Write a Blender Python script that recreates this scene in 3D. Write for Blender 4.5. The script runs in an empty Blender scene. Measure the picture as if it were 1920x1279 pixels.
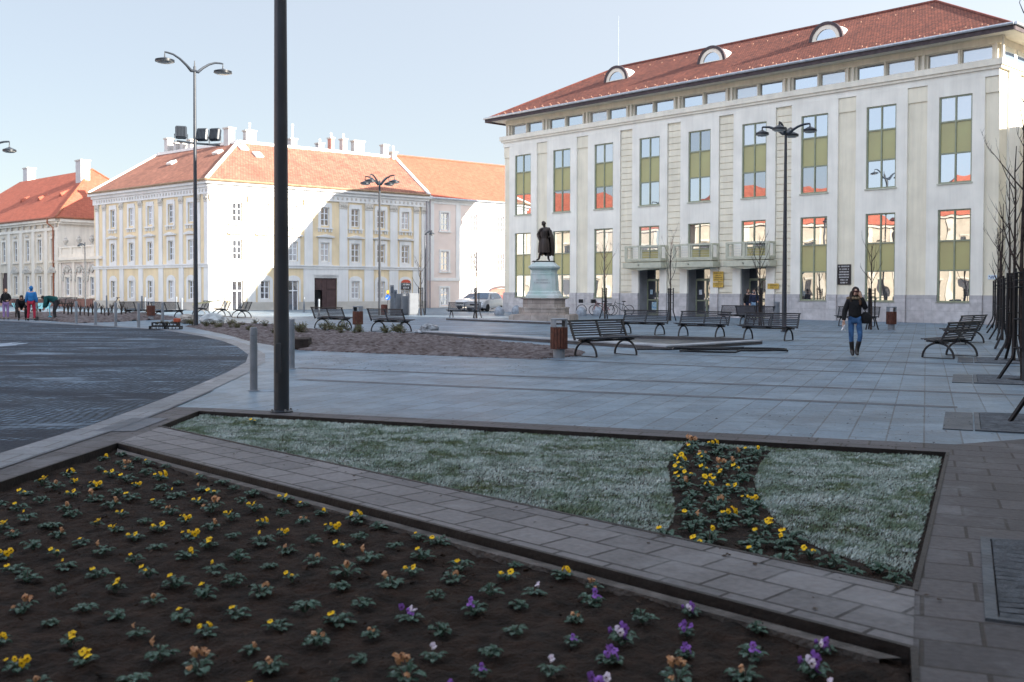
import bpy, bmesh, math, random
import numpy as np
from mathutils import Matrix, Vector
random.seed(7); RNG=np.random.default_rng(7)
R=math.radians; PI=math.pi
scn=bpy.context.scene; COL=scn.collection
# ---------------------------------------------------------------- camera
FPX=1920.; EYE=1.7; PIT=R(1.34); ROL=R(.14); PPY=586.
_f=Vector((0,math.cos(PIT),-math.sin(PIT))); _r0=Vector((1,0,0)); _u0=_r0.cross(_f)
_r=(_r0*math.cos(ROL)+_u0*math.sin(ROL)); _u=_r.cross(_f)
cd=bpy.data.cameras.new('camera'); cam=bpy.data.objects.new('camera',cd); COL.objects.link(cam)
mw=Matrix.Identity(4)
for i in range(3):
    mw[i][0]=_r[i]; mw[i][1]=_u[i]; mw[i][2]=-_f[i]
mw[2][3]=EYE
cam.matrix_world=mw
cd.sensor_width=36; cd.lens=36; cd.shift_y=-(639.5-PPY)/1920.; cd.clip_end=3000; cd.clip_start=.05
cd.dof.use_dof=True; cd.dof.focus_distance=21; cd.dof.aperture_fstop=3.2
scn.camera=cam
# ---------------------------------------------------------------- light
SUN_AZ=(.882,-.471); SUN_EL=20.0
w=bpy.data.worlds.new('World'); scn.world=w; w.use_nodes=True
nt=w.node_tree; sky=nt.nodes.new('ShaderNodeTexSky'); sky.sky_type='NISHITA'; sky.sun_disc=False
sky.sun_elevation=R(SUN_EL); sky.sun_rotation=math.atan2(SUN_AZ[0],SUN_AZ[1]); sky.air_density=1.0; sky.dust_density=.6; sky.ozone_density=1.2
bg=nt.nodes['Background']; hz=nt.nodes.new('ShaderNodeMix'); hz.data_type='RGBA'; hz.inputs[0].default_value=.87
nt.links.new(sky.outputs[0],hz.inputs[6]); _wt=nt.nodes.new('ShaderNodeTexCoord'); _dp=nt.nodes.new('ShaderNodeVectorMath'); _dp.operation='DOT_PRODUCT'; nt.links.new(_wt.outputs['Generated'],_dp.inputs[0]); _dp.inputs[1].default_value=(SUN_AZ[0]*math.cos(R(SUN_EL)),SUN_AZ[1]*math.cos(R(SUN_EL)),math.sin(R(SUN_EL)))
_mr=nt.nodes.new('ShaderNodeMapRange'); _mr.inputs[1].default_value=-1; _mr.inputs[2].default_value=1; nt.links.new(_dp.outputs['Value'],_mr.inputs[0])
_pw=nt.nodes.new('ShaderNodeMath'); _pw.operation='POWER'; _pw.inputs[1].default_value=2; nt.links.new(_mr.outputs[0],_pw.inputs[0])
_ma=nt.nodes.new('ShaderNodeMath'); _ma.operation='MULTIPLY_ADD'; _ma.inputs[1].default_value=1.9; _ma.inputs[2].default_value=.78; nt.links.new(_pw.outputs[0],_ma.inputs[0])
_vs=nt.nodes.new('ShaderNodeVectorMath'); _vs.operation='SCALE'; _vs.inputs[0].default_value=(1.17,1.22,1.30); nt.links.new(_ma.outputs[0],_vs.inputs['Scale']); 
_d2=nt.nodes.new('ShaderNodeVectorMath'); _d2.operation='DOT_PRODUCT'; nt.links.new(_wt.outputs['Generated'],_d2.inputs[0]); _d2.inputs[1].default_value=(-.45,-.80,.40)  # glow added in the unseen south-west sky to light the theatre front
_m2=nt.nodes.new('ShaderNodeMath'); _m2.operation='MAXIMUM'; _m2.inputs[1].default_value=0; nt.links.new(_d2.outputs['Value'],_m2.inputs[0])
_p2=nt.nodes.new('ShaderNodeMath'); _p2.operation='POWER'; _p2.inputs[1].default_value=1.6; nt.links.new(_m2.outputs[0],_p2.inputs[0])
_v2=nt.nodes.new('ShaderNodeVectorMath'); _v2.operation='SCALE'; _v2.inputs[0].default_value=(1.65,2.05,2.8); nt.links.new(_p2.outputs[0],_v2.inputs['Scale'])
_v3=nt.nodes.new('ShaderNodeVectorMath'); _v3.operation='ADD'; nt.links.new(_vs.outputs[0],_v3.inputs[0]); nt.links.new(_v2.outputs[0],_v3.inputs[1]); nt.links.new(_v3.outputs[0],hz.inputs[7])   # thin winter haze over the blue, brighter round the sun, plus the added south-west glow
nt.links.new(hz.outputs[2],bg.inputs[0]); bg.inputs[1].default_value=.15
sl=bpy.data.lights.new('sun','SUN'); sl.energy=5.0; sl.angle=R(.5); sl.color=(1,.93,.82)
so=bpy.data.objects.new('sun',sl); COL.objects.link(so)
_k=math.cos(R(SUN_EL))/math.hypot(*SUN_AZ)
so.rotation_euler=Vector((SUN_AZ[0]*_k,SUN_AZ[1]*_k,math.sin(R(SUN_EL)))).to_track_quat('Z','Y').to_euler()
so.location=(60,-30,40)
scn.view_settings.view_transform='Standard'; scn.view_settings.look='None'; scn.view_settings.gamma=1
scn.view_settings.exposure=1.88
# ---------------------------------------------------------------- picture -> place
def ray(px,py): return _f+_r*((px-960)/FPX)-_u*((py-PPY)/FPX)
def G(px,py,z=0.):
    d=ray(px,py); t=(z-EYE)/d.z; return (d.x*t,d.y*t)
def on(px,py,O,D):
    d=ray(px,py); det=D[0]*(-d.y)+d.x*D[1]
    s=((-O[0])*(-d.y)-(-d.x)*(-O[1]))/det
    t=(O[0]+D[0]*s)/d.x if abs(d.x)>abs(d.y) else (O[1]+D[1]*s)/d.y
    return s,EYE+t*d.z
# ---------------------------------------------------------------- tagging
def tag(o,label=None,cat=None,group=None,kind=None):
    if label: o['label']=label
    if cat: o['category']=cat
    if group: o['group']=group
    if kind: o['kind']=kind
    return o
def thing(name,label,cat,loc=(0,0,0),rz=0,group=None,scale=None):
    o=bpy.data.objects.new(name,None); COL.objects.link(o); o.empty_display_size=.2
    o.location=(loc[0],loc[1],loc[2] if len(loc)>2 else 0); o.rotation_euler=(0,0,rz)
    if scale: o.scale=(scale,)*3
    return tag(o,label,cat,group)
def copy_tree(o,parent=None,label=None,loc=None,rz=None,scale=None):
    c=o.copy(); COL.objects.link(c)
    if parent is not None: c.parent=parent
    for ch in o.children: copy_tree(ch,c)
    if label: c['label']=label
    if loc is not None: c.location=(loc[0],loc[1],loc[2] if len(loc)>2 else 0)
    if rz is not None: c.rotation_euler=(0,0,rz)
    if scale: c.scale=(scale,)*3
    return c
# ---------------------------------------------------------------- materials
MATS={}
def mat(name,col,rough=.8,var=.12,scale=4.,bump=0.,metal=0.,spec=.3,col2=None,detail=6,bscale=None,coat=0,grime=0):
    if name in MATS: return MATS[name]
    m=bpy.data.materials.new(name); m.use_nodes=True; n=m.node_tree.nodes; l=m.node_tree.links
    b=n['Principled BSDF']; b.inputs['Roughness'].default_value=rough; b.inputs['Metallic'].default_value=metal
    b.inputs['Specular IOR Level'].default_value=spec; b.inputs['Coat Weight'].default_value=coat
    tc=n.new('ShaderNodeTexCoord'); no=n.new('ShaderNodeTexNoise'); no.inputs['Scale'].default_value=scale; no.inputs['Detail'].default_value=detail
    l.new(tc.outputs['Object'],no.inputs['Vector'])
    cr=n.new('ShaderNodeMapRange'); cr.inputs[1].default_value=.3; cr.inputs[2].default_value=.7
    l.new(no.outputs['Fac'],cr.inputs[0])
    mx=n.new('ShaderNodeMix'); mx.data_type='RGBA'
    c2=col2 if col2 else tuple(max(0,c*(1-2*var)) for c in col)
    c1=col if col2 else tuple(min(1,c*(1+var*.6)) for c in col)
    mx.inputs[6].default_value=(*c2,1); mx.inputs[7].default_value=(*c1,1); l.new(cr.outputs[0],mx.inputs[0])
    cur=mx.outputs[2]
    if grime:   # rain streaks and patched render
        gm=n.new('ShaderNodeMapping'); gm.inputs['Scale'].default_value=(2.2,2.2,.16); l.new(tc.outputs['Object'],gm.inputs['Vector'])
        gn=n.new('ShaderNodeTexNoise'); gn.inputs['Scale'].default_value=1.6; gn.inputs['Detail'].default_value=7; gn.inputs['Roughness'].default_value=.65; l.new(gm.outputs[0],gn.inputs['Vector'])
        gr=n.new('ShaderNodeMapRange'); gr.inputs[1].default_value=.42; gr.inputs[2].default_value=.72; gr.inputs[3].default_value=1; gr.inputs[4].default_value=1-grime; l.new(gn.outputs['Fac'],gr.inputs[0])
        gx=n.new('ShaderNodeMix'); gx.data_type='RGBA'; gx.blend_type='MULTIPLY'; gx.inputs[0].default_value=1; l.new(cur,gx.inputs[6]); l.new(gr.outputs[0],gx.inputs[7]); cur=gx.outputs[2]
    l.new(cur,b.inputs['Base Color'])
    if bump:
        nb=n.new('ShaderNodeTexNoise'); nb.inputs['Scale'].default_value=bscale or scale*6; nb.inputs['Detail'].default_value=8
        l.new(tc.outputs['Object'],nb.inputs['Vector'])
        bp=n.new('ShaderNodeBump'); bp.inputs['Strength'].default_value=bump; bp.inputs['Distance'].default_value=.05
        l.new(nb.outputs['Fac'],bp.inputs['Height']); l.new(bp.outputs[0],b.inputs['Normal'])
    MATS[name]=m; return m
def brickmat(name,c1,c2,mortar,bw,bh,ms=.01,rough=.8,offset=.5,rot=0.,patch=None,coords='UV',bump=.4,spec=.3,fine=None,squash=1,noise_amt=.5,warp=0):
    m=bpy.data.materials.new(name); m.use_nodes=True; n=m.node_tree.nodes; l=m.node_tree.links
    b=n['Principled BSDF']; b.inputs['Specular IOR Level'].default_value=spec
    tc=n.new('ShaderNodeTexCoord'); mp=n.new('ShaderNodeMapping'); mp.inputs['Rotation'].default_value=(0,0,rot)
    l.new(tc.outputs[coords],mp.inputs['Vector'])
    vec=mp.outputs[0]
    if warp:
        wn=n.new('ShaderNodeTexNoise'); wn.inputs['Scale'].default_value=.35; wn.inputs['Detail'].default_value=3; l.new(vec,wn.inputs['Vector'])
        ws=n.new('ShaderNodeVectorMath'); ws.operation='SCALE'; ws.inputs['Scale'].default_value=warp; l.new(wn.outputs['Color'],ws.inputs[0])
        wa=n.new('ShaderNodeVectorMath'); wa.operation='ADD'; l.new(vec,wa.inputs[0]); l.new(ws.outputs[0],wa.inputs[1]); vec=wa.outputs[0]
    br=n.new('ShaderNodeTexBrick'); br.inputs['Scale'].default_value=1; br.inputs['Brick Width'].default_value=bw; br.inputs['Row Height'].default_value=bh
    br.inputs['Mortar Size'].default_value=ms; br.inputs['Mortar Smooth'].default_value=.3; br.offset=offset; br.squash=squash
    br.inputs['Color1'].default_value=(*c1,1); br.inputs['Color2'].default_value=(*c2,1); br.inputs['Mortar'].default_value=(*mortar,1)
    l.new(vec,br.inputs['Vector'])
    no=n.new('ShaderNodeTexNoise'); no.inputs['Scale'].default_value=.55; no.inputs['Detail'].default_value=9; no.inputs['Roughness'].default_value=.65
    l.new(mp.outputs[0],no.inputs['Vector'])
    cur=br.outputs['Color']
    # large soft stains
    mr=n.new('ShaderNodeMapRange'); mr.inputs[1].default_value=.3; mr.inputs[2].default_value=.7; mr.inputs[3].default_value=1-noise_amt; mr.inputs[4].default_value=1.1
    l.new(no.outputs['Fac'],mr.inputs[0])
    mu=n.new('ShaderNodeMix'); mu.data_type='RGBA'; mu.blend_type='MULTIPLY'; mu.inputs[0].default_value=1
    l.new(cur,mu.inputs[6]); l.new(mr.outputs[0],mu.inputs[7]); cur=mu.outputs[2]
    n2=n.new('ShaderNodeTexNoise'); n2.inputs['Scale'].default_value=fine or 30; n2.inputs['Detail'].default_value=8; l.new(mp.outputs[0],n2.inputs['Vector'])
    m2=n.new('ShaderNodeMapRange'); m2.inputs[1].default_value=.3; m2.inputs[2].default_value=.7; m2.inputs[3].default_value=.8; m2.inputs[4].default_value=1.15
    l.new(n2.outputs['Fac'],m2.inputs[0])
    mv=n.new('ShaderNodeMix'); mv.data_type='RGBA'; mv.blend_type='MULTIPLY'; mv.inputs[0].default_value=1
    l.new(cur,mv.inputs[6]); l.new(m2.outputs[0],mv.inputs[7]); cur=mv.outputs[2]
    if patch:   # (colour, scale, threshold, width) frost or wet patches
        for (pc,ps,t0,t1,st) in patch:
            pn=n.new('ShaderNodeTexNoise'); pn.inputs['Scale'].default_value=ps; pn.inputs['Detail'].default_value=7; pn.inputs['Roughness'].default_value=.7
            pm=n.new('ShaderNodeMapping'); pm.inputs['Scale'].default_value=st; pm.inputs['Location'].default_value=(ps*3,7,0); l.new(tc.outputs['Object'],pm.inputs['Vector']); l.new(pm.outputs[0],pn.inputs['Vector'])
            pr=n.new('ShaderNodeMapRange'); pr.inputs[1].default_value=t0; pr.inputs[2].default_value=t1; l.new(pn.outputs['Fac'],pr.inputs[0])
            px=n.new('ShaderNodeMix'); px.data_type='RGBA'; l.new(pr.outputs[0],px.inputs[0]); l.new(cur,px.inputs[6]); px.inputs[7].default_value=(*pc,1); cur=px.outputs[2]
    l.new(cur,b.inputs['Base Color'])
    rr=n.new('ShaderNodeMapRange'); rr.inputs[3].default_value=rough-.12; rr.inputs[4].default_value=min(1,rough+.12); l.new(no.outputs['Fac'],rr.inputs[0]); l.new(rr.outputs[0],b.inputs['Roughness'])
    bp=n.new('ShaderNodeBump'); bp.inputs['Strength'].default_value=bump; bp.inputs['Distance'].default_value=.02; bp.invert=False
    iv=n.new('ShaderNodeMath'); iv.operation='MULTIPLY_ADD'; iv.inputs[1].default_value=-1; iv.inputs[2].default_value=1; l.new(br.outputs['Fac'],iv.inputs[0])
    ad=n.new('ShaderNodeMath'); ad.operation='MULTIPLY_ADD'; ad.inputs[1].default_value=.5; l.new(n2.outputs['Fac'],ad.inputs[0]); l.new(iv.outputs[0],ad.inputs[2])
    l.new(ad.outputs[0],bp.inputs['Height']); l.new(bp.outputs[0],b.inputs['Normal'])
    return m
def glassmat(name,base,mix,wav=.3,ws=.8,tint=(.9,.93,.95)):
    m=bpy.data.materials.new(name); m.use_nodes=True; n=m.node_tree.nodes; l=m.node_tree.links
    b=n['Principled BSDF']; b.inputs['Base Color'].default_value=(*base,1); b.inputs['Roughness'].default_value=.08
    g=n.new('ShaderNodeBsdfGlossy'); g.inputs['Roughness'].default_value=.0; g.inputs['Color'].default_value=(*tint,1)
    mx=n.new('ShaderNodeMixShader'); mx.inputs[0].default_value=mix
    tc=n.new('ShaderNodeTexCoord'); no=n.new('ShaderNodeTexNoise'); no.inputs['Scale'].default_value=ws; no.inputs['Detail'].default_value=1.5
    l.new(tc.outputs['Object'],no.inputs['Vector'])
    bp=n.new('ShaderNodeBump'); bp.inputs['Strength'].default_value=wav; bp.inputs['Distance'].default_value=.03; l.new(no.outputs['Fac'],bp.inputs['Height'])
    l.new(bp.outputs[0],g.inputs['Normal']); l.new(bp.outputs[0],b.inputs['Normal'])
    l.new(b.outputs[0],mx.inputs[1]); l.new(g.outputs[0],mx.inputs[2]); l.new(mx.outputs[0],n['Material Output'].inputs[0])
    return m
# ---------------------------------------------------------------- mesh building
class MB:
    def __init__(s): s.v=[]; s.f=[]; s.mi=[]; s.M=None; s.cm=0
    def add(s,vs,fs):
        o=len(s.v)
        if s.M is not None: vs=[tuple(s.M@Vector(p)) for p in vs]
        s.v+=[tuple(p) for p in vs]; s.f+=[tuple(i+o for i in f) for f in fs]; s.mi+=[s.cm]*len(fs); return s
    def quad(s,a,b,c,d): return s.add([a,b,c,d],[(0,1,2,3)])
    def poly(s,pts): return s.add(pts,[tuple(range(len(pts)))])
    def box(s,x0,x1,y0,y1,z0,z1,b=0):
        if b:
            b=min(b,(x1-x0)*.45,(y1-y0)*.45,(z1-z0)*.45)
            P=[(x0+b,y0+b,z0),(x1-b,y0+b,z0),(x1-b,y1-b,z0),(x0+b,y1-b,z0)]
            rings=[]
            for (i,z) in ((b,z0),(0,z0+b),(0,z1-b),(b,z1)):
                # octagon ring
                rings.append([(x0+i+b*(i==0),y0+i*(i!=0),z),(x1-i-b*(i==0),y0+i*(i!=0),z),(x1-i,y0+i+b*(i==0),z),(x1-i,y1-i-b*(i==0),z),(x1-i-b*(i==0),y1-i,z),(x0+i+b*(i==0),y1-i,z),(x0+i,y1-i-b*(i==0),z),(x0+i,y0+i+b*(i==0),z)])
            return s.loft(rings,True)
        v=[(x0,y0,z0),(x1,y0,z0),(x1,y1,z0),(x0,y1,z0),(x0,y0,z1),(x1,y0,z1),(x1,y1,z1),(x0,y1,z1)]
        return s.add(v,[(0,3,2,1),(4,5,6,7),(0,1,5,4),(1,2,6,5),(2,3,7,6),(3,0,4,7)])
    def loft(s,rings,caps=False,closed=True):
        n=len(rings[0]); v=[p for r in rings for p in r]; f=[]
        for i in range(len(rings)-1):
            for j in range(n if closed else n-1):
                k=(j+1)%n; f.append((i*n+j,i*n+k,(i+1)*n+k,(i+1)*n+j))
        if caps: f.append(tuple(range(n))[::-1]); f.append(tuple((len(rings)-1)*n+j for j in range(n)))
        return s.add(v,f)
    def prism(s,poly,z0,z1): return s.loft([[(p[0],p[1],z0) for p in poly],[(p[0],p[1],z1) for p in poly]],True)
    def lathe(s,prof,n=16,c=(0,0,0),sx=1,sy=1,caps=True):
        rings=[[(c[0]+r*sx*math.cos(2*PI*j/n),c[1]+r*sy*math.sin(2*PI*j/n),c[2]+z) for j in range(n)] for r,z in prof]
        return s.loft(rings,caps)
    def tube(s,pts,rad,n=8,caps=True):
        pts=[Vector(p) for p in pts]
        if not hasattr(rad,'__len__'): rad=[rad]*len(pts)
        rings=[]; up=None
        for i,p in enumerate(pts):
            t=(pts[min(i+1,len(pts)-1)]-pts[max(i-1,0)]).normalized()
            if up is None: up=Vector((0,0,1)) if abs(t.z)<.9 else Vector((1,0,0))
            a=t.cross(up)
            if a.length<1e-5: a=t.cross(Vector((0,1,0)))
            a.normalize(); bb=a.cross(t).normalized(); up=bb
            rings.append([tuple(p+a*(rad[i]*math.cos(2*PI*j/n))+bb*(rad[i]*math.sin(2*PI*j/n))) for j in range(n)])
        return s.loft(rings,caps)
    def ball(s,c,r,n=10,m=7,jit=0):
        rx,ry,rz=r if hasattr(r,'__len__') else (r,r,r)
        rings=[]
        for i in range(m+1):
            t=PI*i/m; q=max(.02,math.sin(t))
            rings.append([(c[0]+rx*q*math.cos(2*PI*j/n)*(1+random.uniform(-jit,jit)),c[1]+ry*q*math.sin(2*PI*j/n)*(1+random.uniform(-jit,jit)),c[2]-rz*math.cos(t)*(1+random.uniform(-jit,jit)*.5)) for j in range(n)])
        return s.loft(rings,True)
    def bar(s,a,b,w,h):   # rectangular bar from a to b
        a=Vector(a); b=Vector(b); t=(b-a).normalized(); up=Vector((0,0,1)) if abs(t.z)<.95 else Vector((0,1,0))
        x=t.cross(up).normalized()*(w/2); y=x.cross(t).normalized()*(h/2)
        return s.loft([[tuple(p-x-y),tuple(p+x-y),tuple(p+x+y),tuple(p-x+y)] for p in (a,b)],True)
    def build(s,name,mats,parent=None,smooth=False,loc=None,rz=0,ang=35):
        me=bpy.data.meshes.new(name); me.from_pydata(s.v,[],s.f)
        if not isinstance(mats,(list,tuple)): mats=[mats]
        for m in mats: me.materials.append(m)
        if len(mats)>1: me.polygons.foreach_set('material_index',s.mi)
        bm=bmesh.new(); bm.from_mesh(me); bmesh.ops.recalc_face_normals(bm,faces=bm.faces) if len(s.f)<60000 and not getattr(s,'norecalc',False) else None
        bm.to_mesh(me); bm.free()
        uvmap(me)
        if smooth:
            me.polygons.foreach_set('use_smooth',[True]*len(me.polygons)); me.set_sharp_from_angle(angle=R(ang))
        o=bpy.data.objects.new(name,me); COL.objects.link(o)
        if parent is not None: o.parent=parent
        if loc is not None: o.location=(loc[0],loc[1],loc[2] if len(loc)>2 else 0)
        o.rotation_euler=(0,0,rz)
        return o
def uvmap(me):
    uv=me.uv_layers.new(name='UVMap').data; nl=len(me.loops)
    if nl==0: return
    vi=np.zeros(nl,np.int32); me.loops.foreach_get('vertex_index',vi)
    co=np.zeros(len(me.vertices)*3); me.vertices.foreach_get('co',co); co=co.reshape(-1,3)
    npol=len(me.polygons); nn=np.zeros(npol*3); me.polygons.foreach_get('normal',nn); nn=nn.reshape(-1,3)
    lt=np.zeros(npol,np.int32); me.polygons.foreach_get('loop_total',lt)
    n=np.repeat(nn,lt,axis=0); p=co[vi]
    t=np.stack([-n[:,1],n[:,0],np.zeros(nl)],1); ln=np.linalg.norm(t,axis=1); flat=ln<.25
    t[~flat]/=ln[~flat][:,None]; t[flat]=(1,0,0)
    v=np.cross(n,t); v[flat]=(0,1,0)
    out=np.stack([(p*t).sum(1),(p*v).sum(1)],1); uv.foreach_set('uv',out.ravel())
def wallgrid(mb,u0,u1,z0,z1,holes,y=0.,rev=.2):
    us=sorted({u0,u1}|{h[0] for h in holes if u0<h[0]<u1}|{h[1] for h in holes if u0<h[1]<u1})
    zs=sorted({z0,z1}|{h[2] for h in holes if z0<h[2]<z1}|{h[3] for h in holes if z0<h[3]<z1})
    for i in range(len(us)-1):
        for j in range(len(zs)-1):
            uc=(us[i]+us[i+1])/2; zc=(zs[j]+zs[j+1])/2
            if any(h[0]<uc<h[1] and h[2]<zc<h[3] for h in holes): continue
            mb.quad((us[i],y,zs[j]),(us[i+1],y,zs[j]),(us[i+1],y,zs[j+1]),(us[i],y,zs[j+1]))
    for h in holes:
        a,b=max(h[0],u0),min(h[1],u1); c,d=max(h[2],z0),min(h[3],z1)
        if a>=b or c>=d: continue
        if a>u0 or h[0]==u0: mb.quad((a,y,c),(a,y+rev,c),(a,y+rev,d),(a,y,d))
        if b<u1 or h[1]==u1: mb.quad((b,y,c),(b,y,d),(b,y+rev,d),(b,y+rev,c))
        if h[2]>z0 : mb.quad((a,y,c),(b,y,c),(b,y+rev,c),(a,y+rev,c))
        if h[3]<z1: mb.quad((a,y,d),(a,y+rev,d),(b,y+rev,d),(b,y,d))
def part(name,mb,m,parent,smooth=False,label=None,loc=None,rz=0,ang=35):
    o=mb.build(name,m,parent,smooth,loc,rz,ang)
    if label: o['label']=label
    return o
# ================================================================ GROUND
FROST=(.50,.55,.60)
GA=R(-22)
m_pave=brickmat('paving',(.145,.208,.27),(.105,.155,.205),(.07,.08,.095),.80,.40,.010,rough=.52,rot=-GA+PI/2,coords='Object',bump=.5,
    patch=[((.20,.27,.335),.8,.48,.78,(1,1,1)),((.10,.115,.135),.45,.56,.74,(.5,1,1)),((.11,.11,.115),3.1,.66,.72,(1,1,1))],noise_amt=.45,fine=18)
m_path=brickmat('path_paving',(.18,.176,.186),(.118,.116,.124),(.028,.026,.028),.42,.325,.013,rough=.7,rot=R(45),coords='Object',bump=.6,patch=[((.22,.225,.24),1.1,.52,.82,(1,1,1))],noise_amt=.4,fine=22)
m_band=mat('dark_granite',(.085,.098,.122),.6,.25,3,.3)
m_cob=brickmat('cobbles',(.135,.20,.28),(.062,.10,.15),(.014,.016,.02),.13,.11,.022,rough=.75,spec=.15,coords='Object',bump=1.0,
    patch=[((.17,.25,.33),2.6,.56,.70,(.7,1.4,1)),((.026,.03,.038),2.0,.55,.66,(.6,1.6,1)),((.016,.024,.038),.22,.49,.57,(.6,2.2,1)),((.018,.027,.042),.55,.54,.62,(.5,1.8,1)),((.24,.32,.41),.5,.58,.72,(.5,1.6,1))],noise_amt=.5,fine=24,warp=.7,rot=.5)
m_kerb=brickmat('kerb_stone',(.20,.215,.24),(.15,.165,.19),(.08,.08,.08),.9,.45,.012,rough=.6,coords='Object',rot=0,patch=[((.42,.43,.44),1.2,.6,.8,(1,1,1))],fine=20)
m_edge=mat('steel_edging',(.02,.017,.017),.6,.3,6,.2)
m_ledge=mat('concrete_ledge',(.12,.11,.105),.85,.3,7,.6)
m_soil=mat('soil',(.023,.012,.0075),.95,.4,9,.9,bscale=45)
m_soil2=mat('dug_earth',(.036,.021,.018),.95,.3,6,1.0,col2=(.165,.145,.15),bscale=22,detail=12)
m_frost=mat('frost_patch',(.30,.36,.43),.7,.15,2.2,.5,col2=(.13,.18,.24))
bed1=[G(220,832),G(1712,1218),(1.62,4.05),(1.2,3.0),(-5.2,3.0),(-4.62,5.2),(-4.46,8.6)]
lawnP=[G(300,800),G(1715,1107),G(1776,850),G(372,772)]
midP=[G(345,612),G(380,619),G(420,627),G(470,641),G(560,657),G(700,663),G(840,668),G(1010,673.5),G(1090,668),G(1100,660),G(1000,647),G(790,630),G(640,625),G(545,613),G(440,608)]
def polyfill(name,outer,holes,z,m,kind=True,parent=None):
    bm=bmesh.new(); ed=[]
    for lp in [outer]+holes:
        vs=[bm.verts.new((p[0],p[1],z)) for p in lp]
        for i in range(len(vs)): ed.append(bm.edges.new((vs[i],vs[(i+1)%len(vs)])))
    bmesh.ops.triangle_fill(bm,use_beauty=True,use_dissolve=False,edges=ed)
    for f in bm.faces:
        f.normal_update()
        if f.normal.z<0: f.normal_flip()
    me=bpy.data.meshes.new(name); bm.to_mesh(me); bm.free(); me.materials.append(m); uvmap(me)
    o=bpy.data.objects.new(name,me); COL.objects.link(o)
    if kind: o['kind']='structure'
    if parent: o.parent=parent
    return o
far=1500
treeP=[(9.5+2.36*k,19.05+5.2*k) for k in range(0,6)]
gratesP=[(3.56,5.74),(6.70,12.8)]+treeP[:2]
bdir=Vector((.405,.914,0)); adir=Vector((.914,-.405,0))
def sq(c,w,h): return [(c[0]+adir.x*i*w+bdir.x*j*h,c[1]+adir.y*i*w+bdir.y*j*h) for i,j in ((-1,-1),(1,-1),(1,1),(-1,1))]
polyfill('ground',[(-far,-far),(far,-far),(far,far),(-far,far)],[bed1,lawnP],0.,m_pave)
# brownish strip of paving round the beds
def inset(poly,d):   # grow/shrink polygon by d (ccw positive = outward)
    n=len(poly); out=[]
    A=sum(poly[i][0]*poly[(i+1)%n][1]-poly[(i+1)%n][0]*poly[i][1] for i in range(n)); s=1 if A>0 else -1
    for i in range(n):
        p0,p1,p2=Vector(poly[i-1]),Vector(poly[i]),Vector(poly[(i+1)%n])
        e1=(p1-p0).normalized(); e2=(p2-p1).normalized(); n1=Vector((e1.y,-e1.x))*s; n2=Vector((e2.y,-e2.x))*s
        b=(n1+n2); k=d/max(.25,(1+n1.dot(n2))); q=p1+b*k; out.append((q.x,q.y))
    return out
A0,A1=G(220,832),G(300,800); 
lo=lawnP
path_outer=[(-4.75,3.0),(-4.95,9.2),(-4.95,14.55),(-4.35,14.45),G(1790,834),(6.5,11.9),(2.3,2.3),(-4.75,2.3)]
m_path2=brickmat('border_paving',(.095,.090,.098),(.06,.057,.063),(.035,.03,.028),.56,.38,.012,rough=.7,rot=R(22),coords='Object',bump=.6,patch=[((.15,.155,.17),1.1,.52,.82,(1,1,1))],noise_amt=.4,fine=22)  # light falloff of the foreground painted into this darker base colour
polyfill('border_paving',path_outer,[bed1,lawnP],.004,m_path2)
polyfill('flowerbed_path',[G(222,831),G(300,802),G(1715,1107.5),G(1712,1217.5)],[],.008,m_path)
# dark bands running across the square
mb=MB()
for (p,q,w_) in [(G(560,712),G(1795,764),.10),(G(560,690),G(1920,741),.10),(G(960,672),G(1920,712),.09),(G(1200,662),G(1920,688),.09),(G(1480,655),G(1900,668),.09),(G(1480,648),G(1850,655),.09),(G(1500,632),G(1860,641),.12),(G(1500,622),G(1850,628),.12)]:
    p=Vector(p); q=Vector(q); t=(q-p).normalized(); nn=Vector((-t.y,t.x))*w_*1.25
    mb.quad((*(p-nn),.004),(*(q-nn),.004),(*(q+nn),.004),(*(p+nn),.004))
for k in range(9):
    y0=46+k*2.6; mb.quad((-12,y0+5,.004),(16,y0-6,.004),(16,y0-5.8,.004),(-12,y0+5.2,.004))
tag(mb.build('paving_bands',m_band),kind='structure')
# cobbled road
rd=[(-5.35,2.0),(-5.22,10.4),(-5.17,12.5),(-5.23,14.1),(-5.4,16.9),(-5.68,20.3),(-6.06,23.3),(-6.7,26),(-7.95,29.6),(-9.3,32.8),(-11.0,36.1),(-14.3,41.5),(-18.6,45.4),(-25.8,51.6),(-34,55),(-60,60),(-60,2.0)]
polyfill('cobbled_road',rd,[],.005,m_cob)
edge=rd[:15]
def strip(pts,w,z,m,name,kind='structure',h=0):
    mb=MB(); L=[];Rr=[]
    for i,p in enumerate(pts):
        t=(Vector(pts[min(i+1,len(pts)-1)])-Vector(pts[max(i-1,0)])).normalized(); n=Vector((t.y,-t.x)); p=Vector(p)
        L.append(p); Rr.append(p+n*w)
    for i in range(len(pts)-1):
        if h: mb.add([(*L[i],z-h),(*Rr[i],z-h),(*Rr[i+1],z-h),(*L[i+1],z-h),(*L[i],z),(*Rr[i],z),(*Rr[i+1],z),(*L[i+1],z)],[(4,5,6,7),(0,4,7,3),(1,2,6,5)])
        else: mb.quad((*L[i],z),(*Rr[i],z),(*Rr[i+1],z),(*L[i+1],z))
    o=mb.build(name,m); tag(o,kind=kind); return o
strip(edge,.42,.009,m_kerb,'road_kerb')
strip([(p[0]+.42,p[1]) for p in edge[:5]],.05,.0125,m_band,'kerb_joint')
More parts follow.
